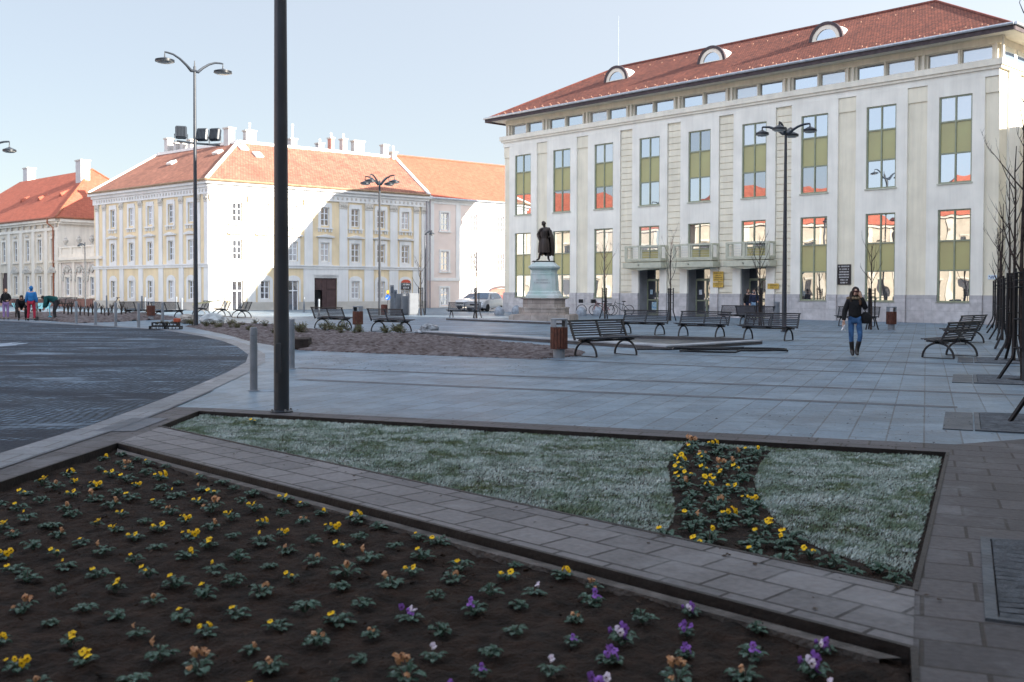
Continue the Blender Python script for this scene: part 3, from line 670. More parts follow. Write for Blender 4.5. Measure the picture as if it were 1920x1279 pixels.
# frieze, pilaster caps, rustication
mb=MB(); mb.box(-.02,L+.02,-.135,0,12.02,12.36); part('frieze',mb,m_white,th)
edges_=[(0,cs[0]-1.43)]+[(cs[i]+1.43,cs[i+1]-1.43) for i in range(8)]+[(cs[8]+1.43,L)]
for i,(a,b) in enumerate(edges_):
    if i in (3,4,5,6):
        mb=MB(); z=1.5
        while z<11.7: mb.box(a+.02,b-.02,-.055,0,z,z+.36,.02); z+=.385
        part('rusticated_strip',mb,m_cream,th)
    else:
        mb=MB(); mb.box(a+.002,b-.002,-.07,0,11.25,12.0); part('pilaster_cap',mb,m_cream,th)
# side wall pilasters
mb=MB()
for y0,y1 in ((0.9,2.2),(5.0,6.6),(9.2,10.6)):
    for x0,x1 in ((L,L+.12),(-.12,0)): mb=MB(); mb.box(x0,x1,y0,y1,1.4,12.36); part('side_panel',mb,m_white,th)
for i,c in enumerate(cs):
    mb=MB(); hs=[h for h in wins+dh if abs((h[0]+h[1])/2-c)<.5]; wallgrid(mb,c-1.43,c+1.43,-.5,1.42,hs,-.19,.19)
    for x in (c-1.43,c+1.43): mb.quad((x,-.19,-.5),(x,0,-.5),(x,0,1.42),(x,-.19,1.42))
    mb.quad((c-1.43,-.19,1.42),(c-W2,-.19,1.42),(c-W2,-.05,1.42),(c-1.43,-.05,1.42)); mb.quad((c+W2,-.19,1.42),(c+1.43,-.19,1.42),(c+1.43,-.05,1.42),(c+W2,-.05,1.42))
    part('plinth_block',mb,m_stone,th)
for a,b in edges_: mb=MB(); mb.box(a+.003,b-.003,-.07,0,-.5,1.42); part('plinth_block',mb,m_stone,th)
for x0,x1 in ((L,L+.1),(-.1,0)): mb=MB(); mb.box(x0,x1,-.07,DEP,-.5,1.42); part('plinth_block',mb,m_stone,th)
mb=MB(); mb.box(-.16,L+.16,-.24,DEP+.16,12.36,12.50); mb.box(-.24,L+.24,-.33,DEP+.24,12.502,12.80); part('cornice',mb,m_trim,th)
# attic
ah=[]
for c in cs: ah+= [(c-1.60,c-.10,12.95,13.62),(c+.10,c+1.58,12.95,13.62)]
mb=MB(); wallgrid(mb,.15,L-.15,12.80,13.98,ah,.28,.15)
sh=[(y,y+1.5,12.95,13.62) for y in (.8,2.6,5.2,7.0,9.2)]
mb.box(.16,L-.16,1.0,DEP-.2,12.8,13.97)
part('attic_wall',mb,m_trim,th)
mb=MB()
for e in range(10):
    x=(cs[e]-1.95) if e<9 else L-.1
    for q in (-.22,.10): mb=MB(); mb.box(max(.02,x+q-.0),min(L,x+q+.12) if x+q+.12<L else x+q+.1,.12,.27,12.8,13.97); part('attic_post',mb,m_trim,th)
for c in cs:
    mb=MB(); mb.box(c-.045,c+.045,.20,.27,12.8,13.97); part('attic_mullion',mb,m_trim,th)
mb=MB(); mb.box(-.02,L+.02,.10,.60,13.64,13.97)
for c in cs: pass
part('attic_head',mb,m_cream,th)
mbg=MB(); mbg.box(-1.6+.0,-.1,0,.02,12.95,13.62)
first=None
for c in cs:
    for k in (0,1):
        if first is None:
            mb=MB(); mb.box(.0,1.5,0,.03,0,.67); w0=mb.build('attic_window',m_glassA,th); first=w0; o=w0
        else: o=first.copy(); COL.objects.link(o); o.parent=th
        o.location=(c-1.60 if k==0 else c+.09,.40,12.95)
# side attic windows at the sunlit end
mb=MB()
for y in (.7,2.4,4.9,6.6,8.9): mb=MB(); mb.box(L-.16,L-.13,y,y+1.35,12.98,13.6); part('side_attic_window',mb,m_glassA,th)
# eaves and roof
ov=1.0; e0,e1,f0,f1=-ov,L+ov,-ov,DEP+ov; ZE=14.05; ry=DEP/2; zr=17.85; ra,rb=5.85,L-5.85
mb=MB(); mb.poly([(e0,f0,13.98),(e1,f0,13.98),(e1,f1,13.98),(e0,f1,13.98)]); part('soffit',mb,m_trim,th)
mb=MB(); mb.box(e0-.03,e1+.03,f0-.06,f0,13.86,14.12); mb.box(e0-.06,e0,f0+.001,f1,13.86,14.12); mb.box(e1,e1+.06,f0+.001,f1,13.86,14.12); mb.box(e0,e1,f1,f1+.06,13.86,14.12); part('fascia',mb,m_fascia,th)
mb=MB(); mb.tube([(e0-.05,f0-.14,14.14),(e1+.05,f0-.14,14.14)],.075,8); mb.tube([(e0-.12,f0-.1,14.14),(e0-.12,f1,14.14)],.075,8); mb.tube([(e1+.12,f0-.1,14.14),(e1+.12,f1,14.14)],.075,8)
mb.box(e0,e1,f0-.02,f0+.16,14.13,14.16)
part('gutter',mb,m_gut,th,True)
mb=MB(); A,B,C_,D_=(e0,f0,14.12),(e1,f0,14.12),(e1,f1,14.12),(e0,f1,14.12); P,Q=(ra-ov+.3,ry,zr),(rb+ov-.3,ry,zr); P=(ra,ry,zr);Q=(rb,ry,zr)
mb.poly([A,B,Q,P]); mb.poly([C_,D_,P,Q]); mb.poly([D_,A,P]); mb.poly([B,C_,Q]); roof=part('roof',mb,m_tile,th)
mb=MB(); mb.tube([P,Q],.11,6)
for a,b in ((A,P),(D_,P),(B,Q),(C_,Q)): mb.tube([a,b],.09,6)
part('ridge_caps',mb,mat('ridge_tile',(.19,.06,.045),.8,.3,8),th,True)
sl_=(zr-14.12)/(ry+ov)
mb=MB()
for r_,off in ((.45,0),(.75,.5)):
    x=e0+.8
    while x<e1-.8: mb.box(x+off*.75,x+off*.75+.06,f0+r_,f0+r_+.05,14.12+sl_*r_,14.12+sl_*r_+.07); x+=.78
for k in range(24):
    x=5.6+k*1.05; y=4.6; mb.box(x,x+.05,y,y+.05,14.12+sl_*(y+ov),14.12+sl_*(y+ov)+.07)
part('snow_guards',mb,mat('snow_guard',(.40,.22,.15),.6,.1,3),th)['kind']='stuff'
for cx in (8.55,16.55,24.55):
    yb=2.55; zb=14.12+sl_*(yb+ov)-.08; hw,hh=1.0,1.0
    d=bpy.data.objects.new('dormer',None); COL.objects.link(d); d.parent=th; d.location=(cx,yb,zb)
    arc=lambda s,y,dz=0,n=18:[(hw*s*math.cos(PI*j/n),y,hh*s*math.sin(PI*j/n)+dz) for j in range(n+1)]
    mb=MB(); mb.loft([arc(1.0,0),arc(1.0,1.15),arc(.04,1.85,.93)],False,False); part('dormer_roof',mb,m_zinc,d,True)
    mb=MB(); mb.loft([arc(1.08,-.08),arc(1.08,.14),arc(.90,.14),arc(.90,-.08),arc(1.08,-.08)],False,False); part('arch_trim',mb,m_fascia,d,True,ang=50)
    mb=MB(); mb.loft([arc(.90,-.03),arc(.66,-.03),arc(.66,.06)],False,False); mb.box(-.9,.9,-.04,.02,-.08,.1); part('window_frame',mb,m_trim,d,True,ang=30)
    mb=MB(); mb.poly(arc(.67,.03)); part('pane',mb,m_glassA,d)
mb=MB(); mb.tube([(5.9,5.8,17.8),(5.9,5.8,21.6)],.010,6); part('antenna',mb,m_gut,th)
# tall windows
def tallwin(h,rows,w_=1.66):
    t=bpy.data.objects.new('window',None); COL.objects.link(t); t.parent=th
    mb=MB(); f=.075; 
    for x0,x1 in ((0,f),(w_/2-f*.5,w_/2+f*.5),(w_-f,w_)): mb.box(x0,x1,0,.1,0,h)
    zs=[0]+rows+[h]
    for k,z in enumerate(zs):
        a,b=(0,f) if k==0 else (h-f,h) if k==len(zs)-1 else (z-f/2,z+f/2); mb.box(f,w_-f,.004,.096,a,b)
    mb.build('window_frame',m_olive,t)
    for k in range(len(zs)-1):
        mb=MB()
        for x0,x1 in ((f,w_/2-f*.5),(w_/2+f*.5,w_-f)): mb.box(x0,x1,.05,.08,zs[k]+f*.5,zs[k+1]-f*.5)
        sp_=(len(zs)==4 and k==1) or (len(zs)==3 and k==0)
        mb.build('spandrel' if sp_ else 'pane',m_span if sp_ else m_glass,t)
    return t
up=tallwin(4.33,[1.49,3.07]); lw=tallwin(4.64,[1.60,3.08]); sh_=tallwin(2.4,[.84])
fu=fl=fs=True
for i,c in enumerate(cs):
    if fu: o=up; fu=False
    else: o=copy_tree(up,th)
    o.location=(c-W2,-.075,7.0)
    if i in doors:
        if fs: o=sh_; fs=False
        else: o=copy_tree(sh_,th)
        o.location=(c-W2,-.075,3.3)
    else:
        if fl: o=lw; fl=False
        else: o=copy_tree(lw,th)
        o.location=(c-W2,-.075,1.06)
m_gcur=glassmat('curtain_glass',(.34,.33,.32),.38,.22,.55); m_gdim=glassmat('dim_glass',(.035,.035,.04),.34,.22,.55)
rw=random.Random(21)
for o in list(th.children):
    if o.name.startswith('window'):
        for c_ in o.children:
            if c_.name.startswith('pane'):
                q=rw.random()
                if q<.40: c_.material_slots[0].link='OBJECT'; c_.material_slots[0].material=m_gcur if q<.16 else m_gdim
    elif o.name.startswith('attic_window') and rw.random()<.3: o.material_slots[0].link='OBJECT'; o.material_slots[0].material=m_gcur
for h in wins: mb=MB(); mb.box(h[0]-.06,h[1]+.06,-.19,.12,h[2]-.06,h[2]+.004); part('window_sill',mb,m_olivel,th)
# entrances
for i in doors:
    c=cs[i]
    en=bpy.data.objects.new('entrance',None); COL.objects.link(en); en.parent=th; en.location=(c,0,0)
    mb=MB(); mb.box(-.86,-.84,.0,1.0,-.4,3.0); mb.box(.84,.86,0,1.0,-.4,3.0); mb.box(-.84,.84,1.0,1.05,-.4,3.0); mb.box(-.84,.84,0,1.0,2.98,3.0); part('recess',mb,mat('recess_stone',(.30,.30,.31),.8,.1,2),en)
    mb=MB()
    for x0,x1 in ((-.84,-.76),(-.05,.05),(.76,.84)): mb.box(x0,x1,.72,.82,0,2.3)
    for z0,z1 in ((0,.14),(.95,1.03),(2.2,2.34)): mb.box(-.76,.76,.725,.815,z0,z1)
    for x0,x1 in ((-.84,.84),): mb.box(x0,x1,.72,.82,2.9,2.98)
    part('door_frame',mb,m_olive,en)
    mb=MB(); mb.box(-.76,-.05,.76,.78,.14,2.2); mb.box(.05,.76,.76,.78,.14,2.2); part('door_glass',mb,m_glassD,en)
    mb=MB(); mb.box(-.84,.84,.76,.78,2.34,2.9); part('transom_glass',mb,m_glassD,en)
    mb=MB()
    for s in (-1,1): mb.box(s*.11-.05,s*.11+.05,.66,.70,1.05,1.15); 
    part('door_handle',mb,mat('chrome',(.7,.7,.7),.25,.05,3,metal=.8),en)
    mb=MB(); pcol=[((-.60,1.35),(.22,.30)),((-.45,.35),(.5,.5)),((.25,1.30),(.2,.32))][:3 if i==3 else 1]
    for (x,z),(a,b) in pcol: mb.box(x,x+a,.745,.757,z,z+b)
    if i==5: mb.box(.05+.25,.05+.47,.745,.757,1.3,1.62)
    mb.build('poster',mat('poster_blue',(.10,.30,.50),.6,.4,9,col2=(.55,.62,.6)) if i==3 else mat('poster_white',(.65,.68,.72),.6,.1,9),en)
    # balcony with a shallow prow
    bl=bpy.data.objects.new('balcony',None); COL.objects.link(bl); bl.parent=th; bl.location=(c,-.13,0)
    outl=lambda k,q=0:[(-1.45-k,0),(-1.45-k,-.62-q),(0,-.90-q),(1.45+k,-.62-q),(1.45+k,0)]
    mb=MB(); mb.prism(outl(.12,.1),3.02,3.36)
    mb.add([(-1.45,0,2.98),(-1.45,-.6,3.0),(0,-.88,2.86),(1.45,-.6,3.0),(1.45,0,2.98),(-1.45,0,3.02),(-1.45,-.6,3.02),(0,-.88,3.02),(1.45,-.6,3.02),(1.45,0,3.02)],[(0,1,2,3,4),(0,5,6,1),(1,6,7,2),(2,7,8,3),(3,8,9,4)])
    part('canopy_slab',mb,m_olivel,bl)
    mb=MB(); mb.prism(outl(.0,0),3.42,3.50); part('floor_slab',mb,m_olivel,bl)
    mb=MB(); O_=outl(-.03,-.03)
    for k in range(4):
        a,b=Vector(O_[k]),Vector(O_[k+1])
        for z in (3.56,4.38): mb.bar((*a,z),(*b,z),.10,.11)
        mb.bar((*a,3.5),(*a,4.42),.11,.11)
        if k in (1,2):
            for t in (.08,.92): q=a.lerp(b,t); mb.bar((*q,3.5),(*q,4.4),.07,.07)
    mb.bar((*O_[4],3.5),(*O_[4],4.42),.11,.11)
    part('balcony_railing',mb,m_olivel,bl)
    mb=MB()
    for z in (3.75,3.9,4.05,4.2):
        for k in (1,2): mb.bar((*O_[k],z),(*O_[k+1],z),.012,.012)
    part('rail_wire',mb,m_gut,bl)
    mb=MB(); mb.lathe([(.05,-.02),(.05,.02)],8,(0,-1.02,3.2)); part('canopy_lamp',mb,m_dark,bl)
# plaques
def textbars(mb,x0,x1,z0,z1,rows,y,hh,seed=1):
    rg=random.Random(seed)
    for r_ in range(rows):
        z=z1-(r_+.5)*(z1-z0)/rows; w_=(x1-x0)*rg.uniform(.55,.95); x=(x0+x1)/2-w_/2; e=x+w_
        while x<e:
            k=rg.uniform(.4,.9)*hh; mb.quad((x,y,z-hh/2),(x+k,y,z-hh/2),(x+k,y,z+hh/2),(x,y,z+hh/2)); x+=k+hh*.35
            if rg.random()<.18: x+=hh*.6
m_gold=mat('brass_yellow',(.62,.40,.08),.45,.15,6); m_ink=mat('ink_brown',(.14,.09,.03),.7,.1,5)
def plaque(label,x0,x1,z0,z1,m1,m2,rows,hh,cat='plaque',y=-.135,th_=.03,seed=2):
    o=thing('wall_plaque',label,cat,TO+TD*x0-TN*y+Vector((0,0,z0)),math.atan2(TD.y,TD.x))
    mb=MB(); mb.box(0,x1-x0,-th_,0,0,z1-z0,.006); mb.build('plaque_board',m1,o)
    mb=MB(); textbars(mb,.05,x1-x0-.05,.04,z1-z0-.04,rows,-th_-.004,hh,seed); mb.norecalc=True; mb.build('lettering',m2,o)
    return o
plaque('yellow plaque with brown lettering left of the middle theatre entrance, upper of two',18.75,19.5,2.15,2.75,m_gold,m_ink,4,.06)
plaque('yellow plaque with brown lettering between two theatre entrances, lower of two',18.75,19.5,1.80,2.10,m_gold,m_ink,2,.06)
plaque('yellow plaque right of the third theatre entrance',22.55,23.3,1.72,2.02,m_gold,m_ink,2,.06)
m_blk=mat('black_granite',(.02,.02,.025),.3,.2,4)
plaque('black memorial tablet with pale lines of writing on the theatre wall',26.88,27.68,1.95,3.05,m_blk,mat('pale_letters',(.5,.5,.5),.6,.1,5),7,.075,'memorial tablet',y=-.02)
plaque('small blue and white street name plate near the right end of the theatre',34.9,35.32,2.20,2.42,mat('enamel_white',(.6,.68,.75),.4,.05,4),mat('enamel_blue',(.03,.06,.16),.4,.05,4),2,.06,'street sign',y=-.005)
# ================================================================ OLD HOUSES
m_yel_w=mat('lime_wash_yellow',(.76,.62,.41),.9,.08,.7,.1,bscale=25,grime=.12)
m_ywh=mat('lime_wash_white',(.72,.71,.69),.9,.05,.8,.1,bscale=25,grime=.12)
m_orn=mat('stucco_ornament',(.58,.54,.48),.9,.15,9,.3)
m_pink=mat('lime_wash_pink',(.72,.61,.55),.9,.06,.7,.1,bscale=25)
m_grey_p=mat('stone_base',(.50,.47,.42),.9,.1,1.2,.2,bscale=20)
m_frame=mat('window_white',(.72,.74,.77),.6,.05,4)
m_pane=glassmat('old_glass',(.05,.05,.058),.28,.25,1.5)
m_pane2=glassmat('curtained_glass',(.45,.45,.47),.25,.2,1.5)
m_tileold=brickmat('roof_tile_old',(.38,.165,.11),(.26,.112,.08),(.15,.07,.05),.22,.28,.02,rough=.9,coords='UV',bump=.6,noise_amt=.3,fine=3)
m_tileor=brickmat('roof_tile_orange',(.40,.112,.068),(.36,.097,.058),(.24,.07,.045),.24,.30,.015,rough=.85,coords='UV',bump=.4,noise_amt=.12,fine=3)
m_gutc=mat('copper_gutter',(.36,.13,.07),.5,.2,5,metal=.2)
m_chim=mat('chimney_white',(.50,.48,.46),.9,.06,2,.1)
m_brn=mat('door_brown',(.075,.045,.045),.6,.15,3,.1)
m_lime=mat('verge_white',(.72,.70,.67),.8,.05,3)
def child(name,parent,loc=(0,0,0),rz=0):
    o=bpy.data.objects.new(name,None); COL.objects.link(o); o.parent=parent; o.location=loc; o.rotation_euler=(0,0,rz); return o
def oldwin_proto(w_,h,rows,parent,glass,frame=m_frame):
    t=child('window',parent); f=.07
    mb=MB(); mb.box(0,f,0,.06,0,h); mb.box(w_-f,w_,0,.06,0,h); mb.box(f,w_-f,.002,.058,0,f); mb.box(f,w_-f,.002,.058,h-f,h); mb.box(w_/2-.045,w_/2+.045,.001,.059,f,h-f)
    for r_ in rows: mb.box(f,w_/2-.045,.003,.055,r_-.03,r_+.03); mb.box(w_/2+.045,w_-f,.003,.055,r_-.03,r_+.03)
    mb.build('window_frame',frame,t)
    mb=MB(); mb.box(f,w_-f,.03,.05,f,h-f); mb.build('pane',glass,t); return t
def facade(root,O,rz,Lw,wt,rows,cents,zt,mwall,mtrim,win_w,zb=-.6,holes=(),gnd=None,wall_z0=None):
    """one wing front: returns its empty-free list; geometry is placed in root-local space via matrices"""
    pass
class Front:
    def __init__(s,root,O,ang,Lw):   # O,ang in root space
        s.root=root; s.M=Matrix.Translation((O[0],O[1],0))@Matrix.Rotation(ang,4,'Z'); s.L=Lw; s.O=O; s.ang=ang
    def mb(s): m=MB(); m.M=s.M; return m
    def at(s,x,y,z): return s.M@Vector((x,y,z))
def place(o,fr,x,y,z):
    o.parent=fr.root; o.location=fr.at(x,y,z); o.rotation_euler=(0,0,fr.ang)
def arcpts(cx,cz,r,y,a0=0,a1=PI,n=12): return [(cx+r*math.cos(a0+(a1-a0)*j/n),y,cz+r*math.sin(a0+(a1-a0)*j/n)) for j in range(n+1)]
def yellow_front(fr,cents,pil,skip=(),ends=(True,True),curt=()):
    Lw=fr.L; ww=.37
    top=[(c-ww,c+ww,6.66,8.10) for c in cents]; mid=[(c-ww,c+ww,3.80,5.30) for c in cents]; gr=[(c-ww,c+ww,.85,2.25) for c in cents if c not in skip]
    holes=top+mid+gr+list(fr.extra)
    mb=fr.mb(); wallgrid(mb,0,Lw,-.7,9.6,holes,0,.14); part('wall',mb,m_yel_w,fr.root)
    mb=fr.mb()   # white trim: entablature, string, pilasters, surrounds
    mb.box(-.05,Lw+.05,-.10,0,8.62,9.12); mb.box(-.14,Lw+.14,-.22,0,9.122,9.35); mb.box(-.32,Lw+.32,-.42,0,9.352,9.60)
    mb.box(-.05,Lw+.05,-.10,0,3.22,3.40); mb.box(-.1,Lw+.1,-.16,0,3.402,3.50)
    for p,w_ in pil:
        mb.box(max(0,p-w_/2),min(Lw,p+w_/2),-.07,0,3.502,8.618); mb.box(max(0,p-w_/2-.08),min(Lw,p+w_/2+.08),-.055,0,-.7,3.218)
    part('stucco_trim',mb,m_ywh,fr.root)
    for p,w_ in pil:
        mb=fr.mb(); a,b=max(0,p-w_/2)-.05,min(Lw,p+w_/2)+.05; mb.box(a,b,-.13,-.071,8.22,8.60,.03); mb.box(a+.04,b-.04,-.11,-.071,8.05,8.2,.03)
        for q in (-.3,0,.3): mb.ball((p+q*w_,-.14,8.36),(.07,.05,.09),6,4)
        part('capital',mb,m_orn,fr.root)
    mb=fr.mb(); x=.6
    while x<Lw-.3: mb.box(x,x+.16,-.14,-.101,8.78,8.98,.02); x+=.42
    part('dentil_course',mb,m_orn,fr.root)
    # window surrounds
    for (a,b,c,d) in top:
        mb=fr.mb()
        for x0,x1,z0,z1 in ((a-.24,a-.01,c-.15,d+.2),(b+.01,b+.24,c-.15,d+.2),(a-.01,b+.01,d+.012,d+.2)): mb.box(x0,x1,-.045,0,z0,z1)
        ar=arcpts((a+b)/2,d+.2,.61,-.045,0.35,PI-.35,8); 
        mb.loft([[(p[0],-.045,d+.2) for p in ar],[(p[0],-.045,min(p[2],d+.36)) for p in ar]],False,False)
        mb.box(a-.30,b+.30,-.14,0,c-.26,c-.155); 
        for q in (a-.2,a,(a+b)/2,b,b+.2): mb.box(q-.05,q+.05,-.09,0,c-.50,c-.262)
        part('window_surround',mb,m_ywh,fr.root)
    for (a,b,c,d) in mid:
        mb=fr.mb()
        for x0,x1,z0,z1 in ((a-.22,a-.01,c-.35,d+.35),(b+.01,b+.22,c-.35,d+.35),(a-.01,b+.01,d+.012,d+.35),(a-.01,b+.01,c-.35,c-.012)): mb.box(x0,x1,-.045,0,z0,z1)
        mb.box(a-.40,b+.40,-.20,0,d+.42,d+.50); mb.add([(a-.42,-.22,d+.502),(b+.42,-.22,d+.502),((a+b)/2,-.22,d+.68),(a-.42,0,d+.502),(b+.42,0,d+.502),((a+b)/2,0,d+.68)],[(0,1,2),(0,2,5,3),(2,1,4,5),(0,3,4,1)])
        part('window_surround',mb,m_ywh,fr.root)
    # arched ground-floor fields
    bx=[0]+[p for p,w_ in pil if 0.3<p<Lw-.3]+[Lw]
    for c in cents:
        if c in fr.bigarch: continue
        r=.62; mb=fr.mb()
        pts=[(c-r,-.5),(c+r,-.5),(c+r,2.2)]+[(c+r*math.cos(t),2.2+.45*math.sin(t)) for t in [PI*j/10 for j in range(1,10)]]+[(c-r,2.2)]
        hs=[h for h in holes if abs((h[0]+h[1])/2-c)<.45 and h[3]<3]
        wallgrid(mb,c-r,c+r,-.5,2.26,hs,-.05,.05)
        ar=[(c+r*math.cos(t),-.05,2.26+.42*math.sin(t)) for t in [PI*j/12 for j in range(13)]]; mb.poly(ar)
        mb.loft([ar,[(p[0],0,p[2]) for p in ar]],False,False)
        for x in (c-r,c+r): mb.quad((x,-.05,-.5),(x,0,-.5),(x,0,2.26),(x,-.05,2.26))
        part('arch_field',mb,m_ywh,fr.root)
    mb=fr.mb(); mb2=[h for h in fr.extra]
    wallgrid(mb,-.02,Lw+.02,-.7,.62,[(h[0],h[1],-.7,.62) for h in mb2],-.11,.11); part('base_course',mb,m_grey_p,fr.root)
    return top+mid+gr
def add_windows(fr,holes,depth=.10,curt=0,rows=2,prot={}):
    for i,(a,b,c,d) in enumerate(holes):
        w_,h=round(b-a,2),round(d-c,2); g=m_pane2 if random.random()<curt else m_pane
        key=(w_,h,g.name,rows)
        if key in prot and False: pass
        if key not in WP:
            WP[key]=oldwin_proto(w_,h,[h*k/3 for k in (1,2)] if rows==2 else [h*.62],fr.root,g); o=WP[key]
        else: o=copy_tree(WP[key],fr.root)
        place(o,fr,a,depth,c)
WP={}
def rotd(a): return Vector((math.cos(R(a)),math.sin(R(a)),0))
# ---- yellow corner house
C0=Vector((-22.29,75.38,0)); eR=rotd(39.7); lL=rotd(139)
LwR,LwL=19.45,17.3
yh=thing('corner_house','cream and white three-storey corner house with pilasters and an old tiled roof','building',C0,0)
frR=Front(yh,(0,0),R(39.7),LwR); frL=Front(yh,tuple(lL.xy*LwL),R(139-180),LwL)
onu=lambda px: on(px,470,C0,eR)[0]
cR=[2.21,4.46,6.84,9.63,12.41,14.86,17.26]
pR=[(.45,.8),(3.33,.5),(5.65,.5)]+[(onu((a+b)/2),.72) for a,b in ((572,584),(637,650),(685,698),(732,744))]+[(18.2,.45),(19.15,.5)]
pR=[p if p[0]<18 or p[0]>18.5 else (18.35,.5) for p in pR]
frR.extra=[(8.60,10.72,-.7,2.52),(2.21-.45,2.21+.45,-.7,2.25),(6.84-.45,6.84+.45,-.7,2.3),(16.8,17.75,-.7,2.55)]; frR.bigarch=[9.63]
hR=yellow_front(frR,cR,pR,skip=(2.21,6.84,9.63,17.26)); 
cL=[LwL-u for u in (14.1,11.15,8.25,5.2,2.4)]; pL=[(LwL-u,.5) for u in (12.7,9.68,6.65,3.72,1.35,.3,15.5,16.7)]
frL.extra=[]; frL.bigarch=[]
hL=yellow_front(frL,cL,pL)
add_windows(frR,hR,curt=.3); add_windows(frL,hL,curt=.35)
# gate
g=child('gate',yh); place(g,frR,9.66,0,0)
mb=MB(); mb.box(-.99,-.28,.06,.10,1.55,2.5); mb.box(-.27,1.02,.06,.10,-.6,2.5)
for x0,x1,z0,z1 in ((-.9,-.4,1.7,2.35),(.12,.9,1.62,2.35),(.12,.9,-.2,1.4),(-.2,.0,-.2,1.4)): mb.box(x0,x1,.03,.06,z0,z1,.02)
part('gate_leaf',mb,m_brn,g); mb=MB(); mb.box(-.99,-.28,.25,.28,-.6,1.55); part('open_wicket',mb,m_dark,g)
mb=MB(); mb.loft([arcpts(0,2.2,1.5,-.05,.25,PI-.25,14),[(1.0*math.cos(t)*1.07,-.05,2.5) for t in [0.25+(PI-.5)*j/14 for j in range(15)]]],False,False)
mb.box(-1.2,-1.0,-.05,0,-.5,2.75); mb.box(1.04,1.24,-.05,0,-.5,2.75); mb.box(-1.0,1.04,-.05,0,2.53,2.75); part('gate_surround',mb,m_ywh,g)
for (x0,x1,zt,nm) in ((2.21-.45,2.21+.45,2.25,0),(6.84-.45,6.84+.45,2.3,1),(16.8,17.75,2.55,2)):
    d=child('door',yh); place(d,frR,x0,.10,0); w_=x1-x0
    mb=MB()
    for a,b in ((0,.08),(w_/2-.04,w_/2+.04),(w_-.08,w_)): mb.box(a,b,0,.05,-.5,zt)
    for a,b in ((-.5,-.3),(1.45,1.53),(zt-.08,zt)): mb.box(.08,w_-.08,.002,.048,a,b)
    part('door_frame',mb,m_frame,d); mb=MB(); mb.box(.08,w_-.08,.02,.04,-.3,zt-.08); part('door_glass',mb,m_pane,d)
# shop sign above the right door
sg=thing('shop_sign','red arched fanlight with dark and white lettered boards over the shop door','shop sign',frR.root.location+frR.at(17.27,-.08,1.55),R(39.7))
mb=MB(); mb.poly([(.48*math.cos(t),-.02,.62+.26*math.sin(t)) for t in [PI*j/12 for j in range(13)]]); mb.build('red_fanlight',mat('awning_red',(.55,.10,.06),.7,.1,4),sg)
mb=MB(); mb.box(-.5,.5,-.04,0,.36,.58); mb.build('upper_board',mat('sign_grey',(.10,.11,.12),.6,.1,4),sg)
mb=MB(); mb.box(-.48,.48,-.045,0,.05,.34); mb.build('lower_board',mat('sign_dark',(.06,.06,.07),.6,.1,4),sg)
mb=MB(); textbars(mb,-.45,.45,.38,.56,1,-.048,.11,4); textbars(mb,-.42,.42,.08,.3,1,-.052,.14,7); mb.norecalc=True; mb.build('lettering',mat('sign_white',(.7,.7,.7),.5,.05,4),sg)
# roof
n_r=rotd(129.7); n_l=Vector((.656,.755,0))
def ax(b): 
    den=1+n_r.dot(n_l); return (n_r+n_l)*(b/den)
ZEy=9.62; ovh=.45; b_=6.0; zR=13.5
E0=ax(-ovh); E1=lL*(LwL+.1)+n_l*(-ovh); E2=eR*LwR+n_r*(-ovh)
R0=ax(b_); R1=R0+lL*12.3; R2=R0+eR*15.0
K0=ax(2*b_+ovh); K1=E1+n_l*(2*b_+2*ovh); K2=E2+n_r*(2*b_+2*ovh)
V3=lambda v,z:(v.x,v.y,z)
mb=MB(); mb.poly([V3(E0,ZEy),V3(E2,ZEy),V3(R2,zR),V3(R0,zR)]); mb.poly([V3(E1,ZEy),V3(E0,ZEy),V3(R0,zR),V3(R1,zR)])
mb.poly([V3(K0,ZEy),V3(K2,ZEy),V3(R2,zR),V3(R0,zR)]); mb.poly([V3(K1,ZEy),V3(K0,ZEy),V3(R0,zR),V3(R1,zR)])
part('roof',mb,m_tileold,yh)
mb=MB(); mb.poly([V3(E0,ZEy-.03),V3(E1,ZEy-.03),V3(K1,ZEy-.03),V3(K0,ZEy-.03)]); mb.poly([V3(E0,ZEy-.032),V3(E2,ZEy-.032),V3(K2,ZEy-.032),V3(K0,ZEy-.032)]); part('eaves_board',mb,m_brn,yh)
def gable(E,K,Rp,name,t): 
    mb=MB(); mb.poly([V3(E,-.5),V3(K,-.5),V3(K,ZEy),V3(Rp,zR),V3(E,ZEy)]); return part(name,mb,m_ywh,yh)
i2=eR*(LwR-.01); i1=lL*(LwL-.01)
mb=MB(); mb.poly([V3(i1,-.5),V3(i1+n_l*12,-.5),V3(i1+n_l*12,ZEy),V3(i1+n_l*6,zR-.1),V3(i1,ZEy)]); mb.poly([V3(i2,-.5),V3(i2+n_r*12,-.5),V3(i2+n_r*12,ZEy),V3(i2+n_r*6,zR-.1),V3(i2,ZEy)])
kk=ax(12); mb.poly([V3(kk,-.5),V3(i2+n_r*12,-.5),V3(i2+n_r*12,ZEy),V3(kk,ZEy)]); mb.poly([V3(kk,-.5),V3(i1+n_l*12,-.5),V3(i1+n_l*12,ZEy),V3(kk,ZEy)]); part('rear_wall',mb,m_ywh,yh)
mb=MB()
for a,b,w_ in ((E0,R0,.20),(E1,R1,.18),(E2,R2,.26)): mb.bar(V3(a,ZEy+.05),V3(b,zR+.05),w_,.16)
for a,b in ((R0,R1),(R0,R2)): mb.bar(V3(a,zR+.04),V3(b,zR+.04),.26,.22)
part('lime_ridge',mb,m_lime,yh)
mb=MB(); mb.tube([V3(E1,ZEy),V3(ax(-ovh-.06),ZEy)],.09,6); mb.tube([V3(ax(-ovh-.06),ZEy),V3(E2,ZEy)],.09,6)
